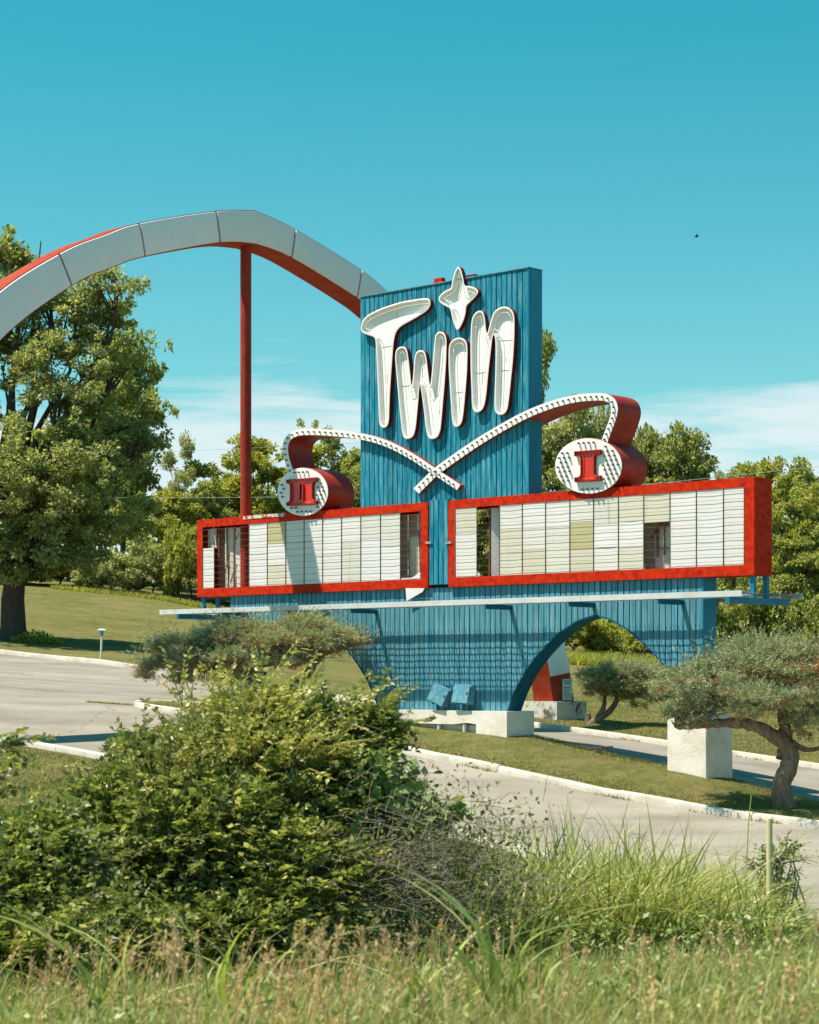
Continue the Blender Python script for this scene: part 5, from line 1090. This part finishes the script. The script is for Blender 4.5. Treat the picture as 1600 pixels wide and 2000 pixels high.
# lawn blades where single tufts can be made out
def lawn(name, label, pts_u, pts_n, L=(.035, .10), zo=0.0):
    X, Yl = UN(pts_u, pts_n); n = len(X); Bs = np.c_[X, Yl, gz(X, Yl) + zo]; D = unit(np.c_[rs.normal(0, .45, n), rs.normal(0, .45, n), np.ones(n)])
    a = rs.uniform(0, 6.28, n); V, F_ = blades(Bs, D, np.c_[np.cos(a) * .4, np.sin(a) * .4, np.zeros(n)], rs.uniform(*L, n), rs.uniform(.012, .024, n), rs, 1); tag(npmesh(name, V, F_, 'grass_lawn'), label, kind='stuff')
n = 70000; lawn('island_grass', 'short sunburnt grass on the sign island', rs.uniform(-12, 13, n), rs.uniform(-2.05, .95, n), zo=.13)
n = 80000; u = rs.uniform(-16, 14, n); lawn('lawn_grass', 'short grass behind the far kerb', u, 9.25 + rs.rand(n) ** 1.4 * 16)
n = 45000; X = rs.uniform(-10.5, -2, n); Yl = rs.uniform(32, 52, n); uu_, nn_ = XYun(X, Yl); k = nn_ < -9.2; lawn('lawn_grass', 'short grass on the near lawn at left', uu_[k], nn_[k], (.04, .1))
# weeds along the kerbs and in the long crack of the drive
m = 2600; u = np.concatenate([rs.uniform(-6, 12, m), rs.uniform(-30, 4, m)]); nn_ = np.concatenate([np.full(m, -2.36), np.full(m, 8.84)]) + rs.normal(0, .03, 2 * m); k = np.sin(u * 3.1) + np.sin(u * 1.7 + 1) + rs.normal(0, .5, 2 * m) > .9
lawn('kerb_weeds', 'weeds growing along the kerb edges', u[k], nn_[k], (.04, .13), .03)
x0, y0, _ = at(170, 1378, 58); x1, y1, _ = at(300, 1383, 57.2); t = rs.rand(900); uu_, nn_ = XYun(x0 + (x1 - x0) * t, y0 + (y1 - y0) * t + rs.normal(0, .05, 900)); lawn('crack_grass', 'grass growing in a crack of the drive', uu_, nn_, (.03, .1), .03)
# tall grass along the foot of the trees behind the arch
px = rs.uniform(1085, 1320, 5200); Yb = rs.uniform(95, 99.5, 5200); X = (px - 800) / F * Yb
grass('rough_grass', 'rough uncut grass at the foot of the trees behind the arch', rs, X, Yb, (.3, .7), (.03, .06), 'leaf_yel', .3, (.1, .5), 2)
px = rs.uniform(100, 470, 4000); Yb = np.interp(px, [100, 300, 470], [115, 113, 109]) + rs.uniform(-.8, .8, 4000); X = (px - 800) / F * Yb
grass('rough_grass', 'rough uncut grass along the crest of the left lawn', rs, X, Yb, (.12, .4), (.03, .06), 'leaf_yel', .3, (.1, .5), 2)
# low weeds round the maple foot
n = 1600; a = rs.rand(n) * 6.28; q = rs.rand(n) ** .5; X = mx + 1.1 + np.cos(a) * q * 1.1; Yq = my - .6 + np.sin(a) * q * .7; z = gz(X, Yq) + rs.rand(n) * .5 * (1 - q ** 2); sz = rs.uniform(.08, .16, n); b = (mx + 1.1, my - .6, gz(mx + 1.1, my - .6))
V, F_ = leaves(np.c_[X, Yq, z] - np.array(b), sph(rs, n) + np.array([0, 0, .5]), unit(rs.normal(0, .5, (n, 3)) + np.array([0, -.2, .8])), sz, sz * .6, .1); r = empty('low_shrub', b); tag(r, 'low bright shrub at the right foot of the maple trunk', 'shrub'); npmesh('leaves', V, F_, 'leaf_yel', r)

# ---------------------------------------------------------------- small things
# path lamp
lx, ly, _ = at(197, 1294, 76); lz = gz(lx, ly); h = 65 / F * 76
r = empty('path_lamp', (lx, ly, lz)); tag(r, 'low mushroom path lamp with teal collar on the lawn behind the kerb', 'lamp'); r.rotation_euler = (0, math.radians(2), 0)
build('post', MB().tube([(0, 0, -.1), (0, 0, h * .8)], .038, 12), 'lamp_white', r, smooth=40)
build('collar', MB().tube([(0, 0, h * .78), (0, 0, h * .84), (0, 0, h * .93)], 1, 14, rr=[.045, .065, .075]), 'teal', r, smooth=40)
build('shade', MB().tube([(0, 0, h * .925), (0, 0, h * .935), (0, 0, h * .96), (0, 0, h * .985), (0, 0, h)], 1, 20, rr=[.05, .17, .185, .12, .02]), 'lamp_white', r, smooth=50)
# cream marker post
cx, cy, _ = at(1503, 1700, 22.5); top = EYE + (HZ - 1598) / F * 22.5; z0 = gz(cx, cy); r = empty('marker_post', (cx, cy, z0)); tag(r, 'cream plastic marker post standing in the weeds at lower right', 'post'); hh = top - z0
build('tube', MB().tube([(0, 0, -.2), (0, 0, hh - .03), (0, 0, hh - .006), (0, 0, hh)], 1, 16, rr=[.034, .034, .03, .016]), 'cream_post', r, smooth=50)
build('base_sleeve', MB().tube([(0, 0, -.2), (0, 0, .18)], .045, 16), 'cream_post', r, smooth=50)
# sapling behind the post
rs = np.random.RandomState(90); sx, sy = (1515 - 800) / F * 22.9, 22.9; sb = (sx, sy, gz(sx, sy))
shrub('sapling', 'small leafy sapling beside the cream marker post', [plob(1525, 1690, 30, 45, 22.9, .15), plob(1495, 1700, 22, 30, 22.9, .12), plob(1510, 1745, 40, 30, 22.9, .2), plob(1545, 1665, 14, 14, 22.9, .1)], 120, 91, sb, leaf=.06, Lr=(.15, .3), pairs=5, mats=('bark_g', 'leaf_vine'))
# seeding stalk right of the grass
mb = MB(); px0 = at(1450, 1750, 23); g0 = gz(px0[0], 23); p1, p2 = at(1462, 1610, 23), at(1468, 1552, 23); mb.tube([(px0[0], 23, g0), p1, p2], .006, 5); mb.tube([p2, at(1480, 1555, 23), at(1493, 1562, 23)], .004, 4)
tag(build('weed_stalk', mb, 'reed', fix=False), 'single tall bent weed stalk above the grass near the kerb', 'stalk')
# bark piece on the island
bx, by, _ = at(1166, 1464, 49.6); u, n = XYun(bx, by); bz = island_top(u, n) - .02; mb = MB(); rnd = random.Random(3)
for k in range(9): a = rnd.uniform(-.5, .5); c = Vector((bx + rnd.uniform(-.16, .16), by + rnd.uniform(-.1, .1), bz + rnd.uniform(.0, .07))); d_ = Vector((math.cos(a), math.sin(a), rnd.uniform(-.1, .12))) * rnd.uniform(.1, .26); mb.bar(c - d_, c + d_, rnd.uniform(.06, .12), rnd.uniform(.03, .07))
tag(build('bark_heap', mb, 'bark_j'), 'small heap of broken bark on the grass island', 'debris')
dx, dy, _ = at(856, 1489, 47.6); dz = gz(dx, dy) + .03; mb = MB().hexa([(dx - .12, dy - .06, dz), (dx + .14, dy - .04, dz), (dx + .12, dy + .08, dz), (dx - .1, dy + .05, dz), (dx - .07, dy - .02, dz + .05), (dx + .04, dy - .03, dz + .07), (dx + .06, dy + .03, dz + .06), (dx - .05, dy + .03, dz + .04)])
tag(build('scrap', mb, 'black'), 'dark scrap of rubber lying on the drive by the kerb', 'debris')
# wires behind the sign
def wire(p, label, r=.008):
    c = catmull([at(*q) for q in p], 8, False); tag(build('utility_wire', MB().tube(c, r, 5), 'line', fix=False), label, 'wire', 'utility wires')
wire([(-60, 900, 108), (240, 886, 106), (560, 872, 104), (760, 862, 103)], 'upper utility wire crossing behind the red pole')
wire([(200, 972, 100), (420, 972, 99), (560, 971, 98), (760, 974, 97)], 'lower utility wire passing behind the numeral II drum', .011)
wire([(1030, 964, 92), (1260, 946, 90), (1450, 927, 88), (1650, 906, 86)], 'utility wire just above the right letter board', .010)
wire([(1050, 812, 100), (1250, 782, 97), (1450, 757, 94), (1650, 731, 92)], 'highest utility wire against the sky on the right', .005)
# bird
p = Vector(at(1361, 462, 140)); mb = MB(); mb.tube([p + Vector((-.16, 0, -.02)), p + Vector((-.05, 0, .01)), p + Vector((.08, 0, .02)), p + Vector((.16, 0, .05))], 1, 8, rr=[.015, .06, .05, .01])
for sg in (-1, 1):
    i = len(mb.v); mb.v += [tuple(p + Vector(q)) for q in ((-.06, 0, .03), (.06, 0, .03), (.02, sg * .28, .14), (-.05, sg * .26, .12), (-.12, sg * .42, .07), (-.06, 0, .02), (.06, 0, .02), (.02, sg * .28, .125), (-.05, sg * .26, .105))]
    mb.face((i, i + 1, i + 2, i + 3)); mb.face((i + 3, i + 2, i + 4)); mb.face((i + 8, i + 7, i + 6, i + 5)); mb.face((i + 4, i + 7, i + 8))
tag(build('bird', mb, 'black', smooth=True), 'tiny dark bird flying in the blue sky', 'bird')
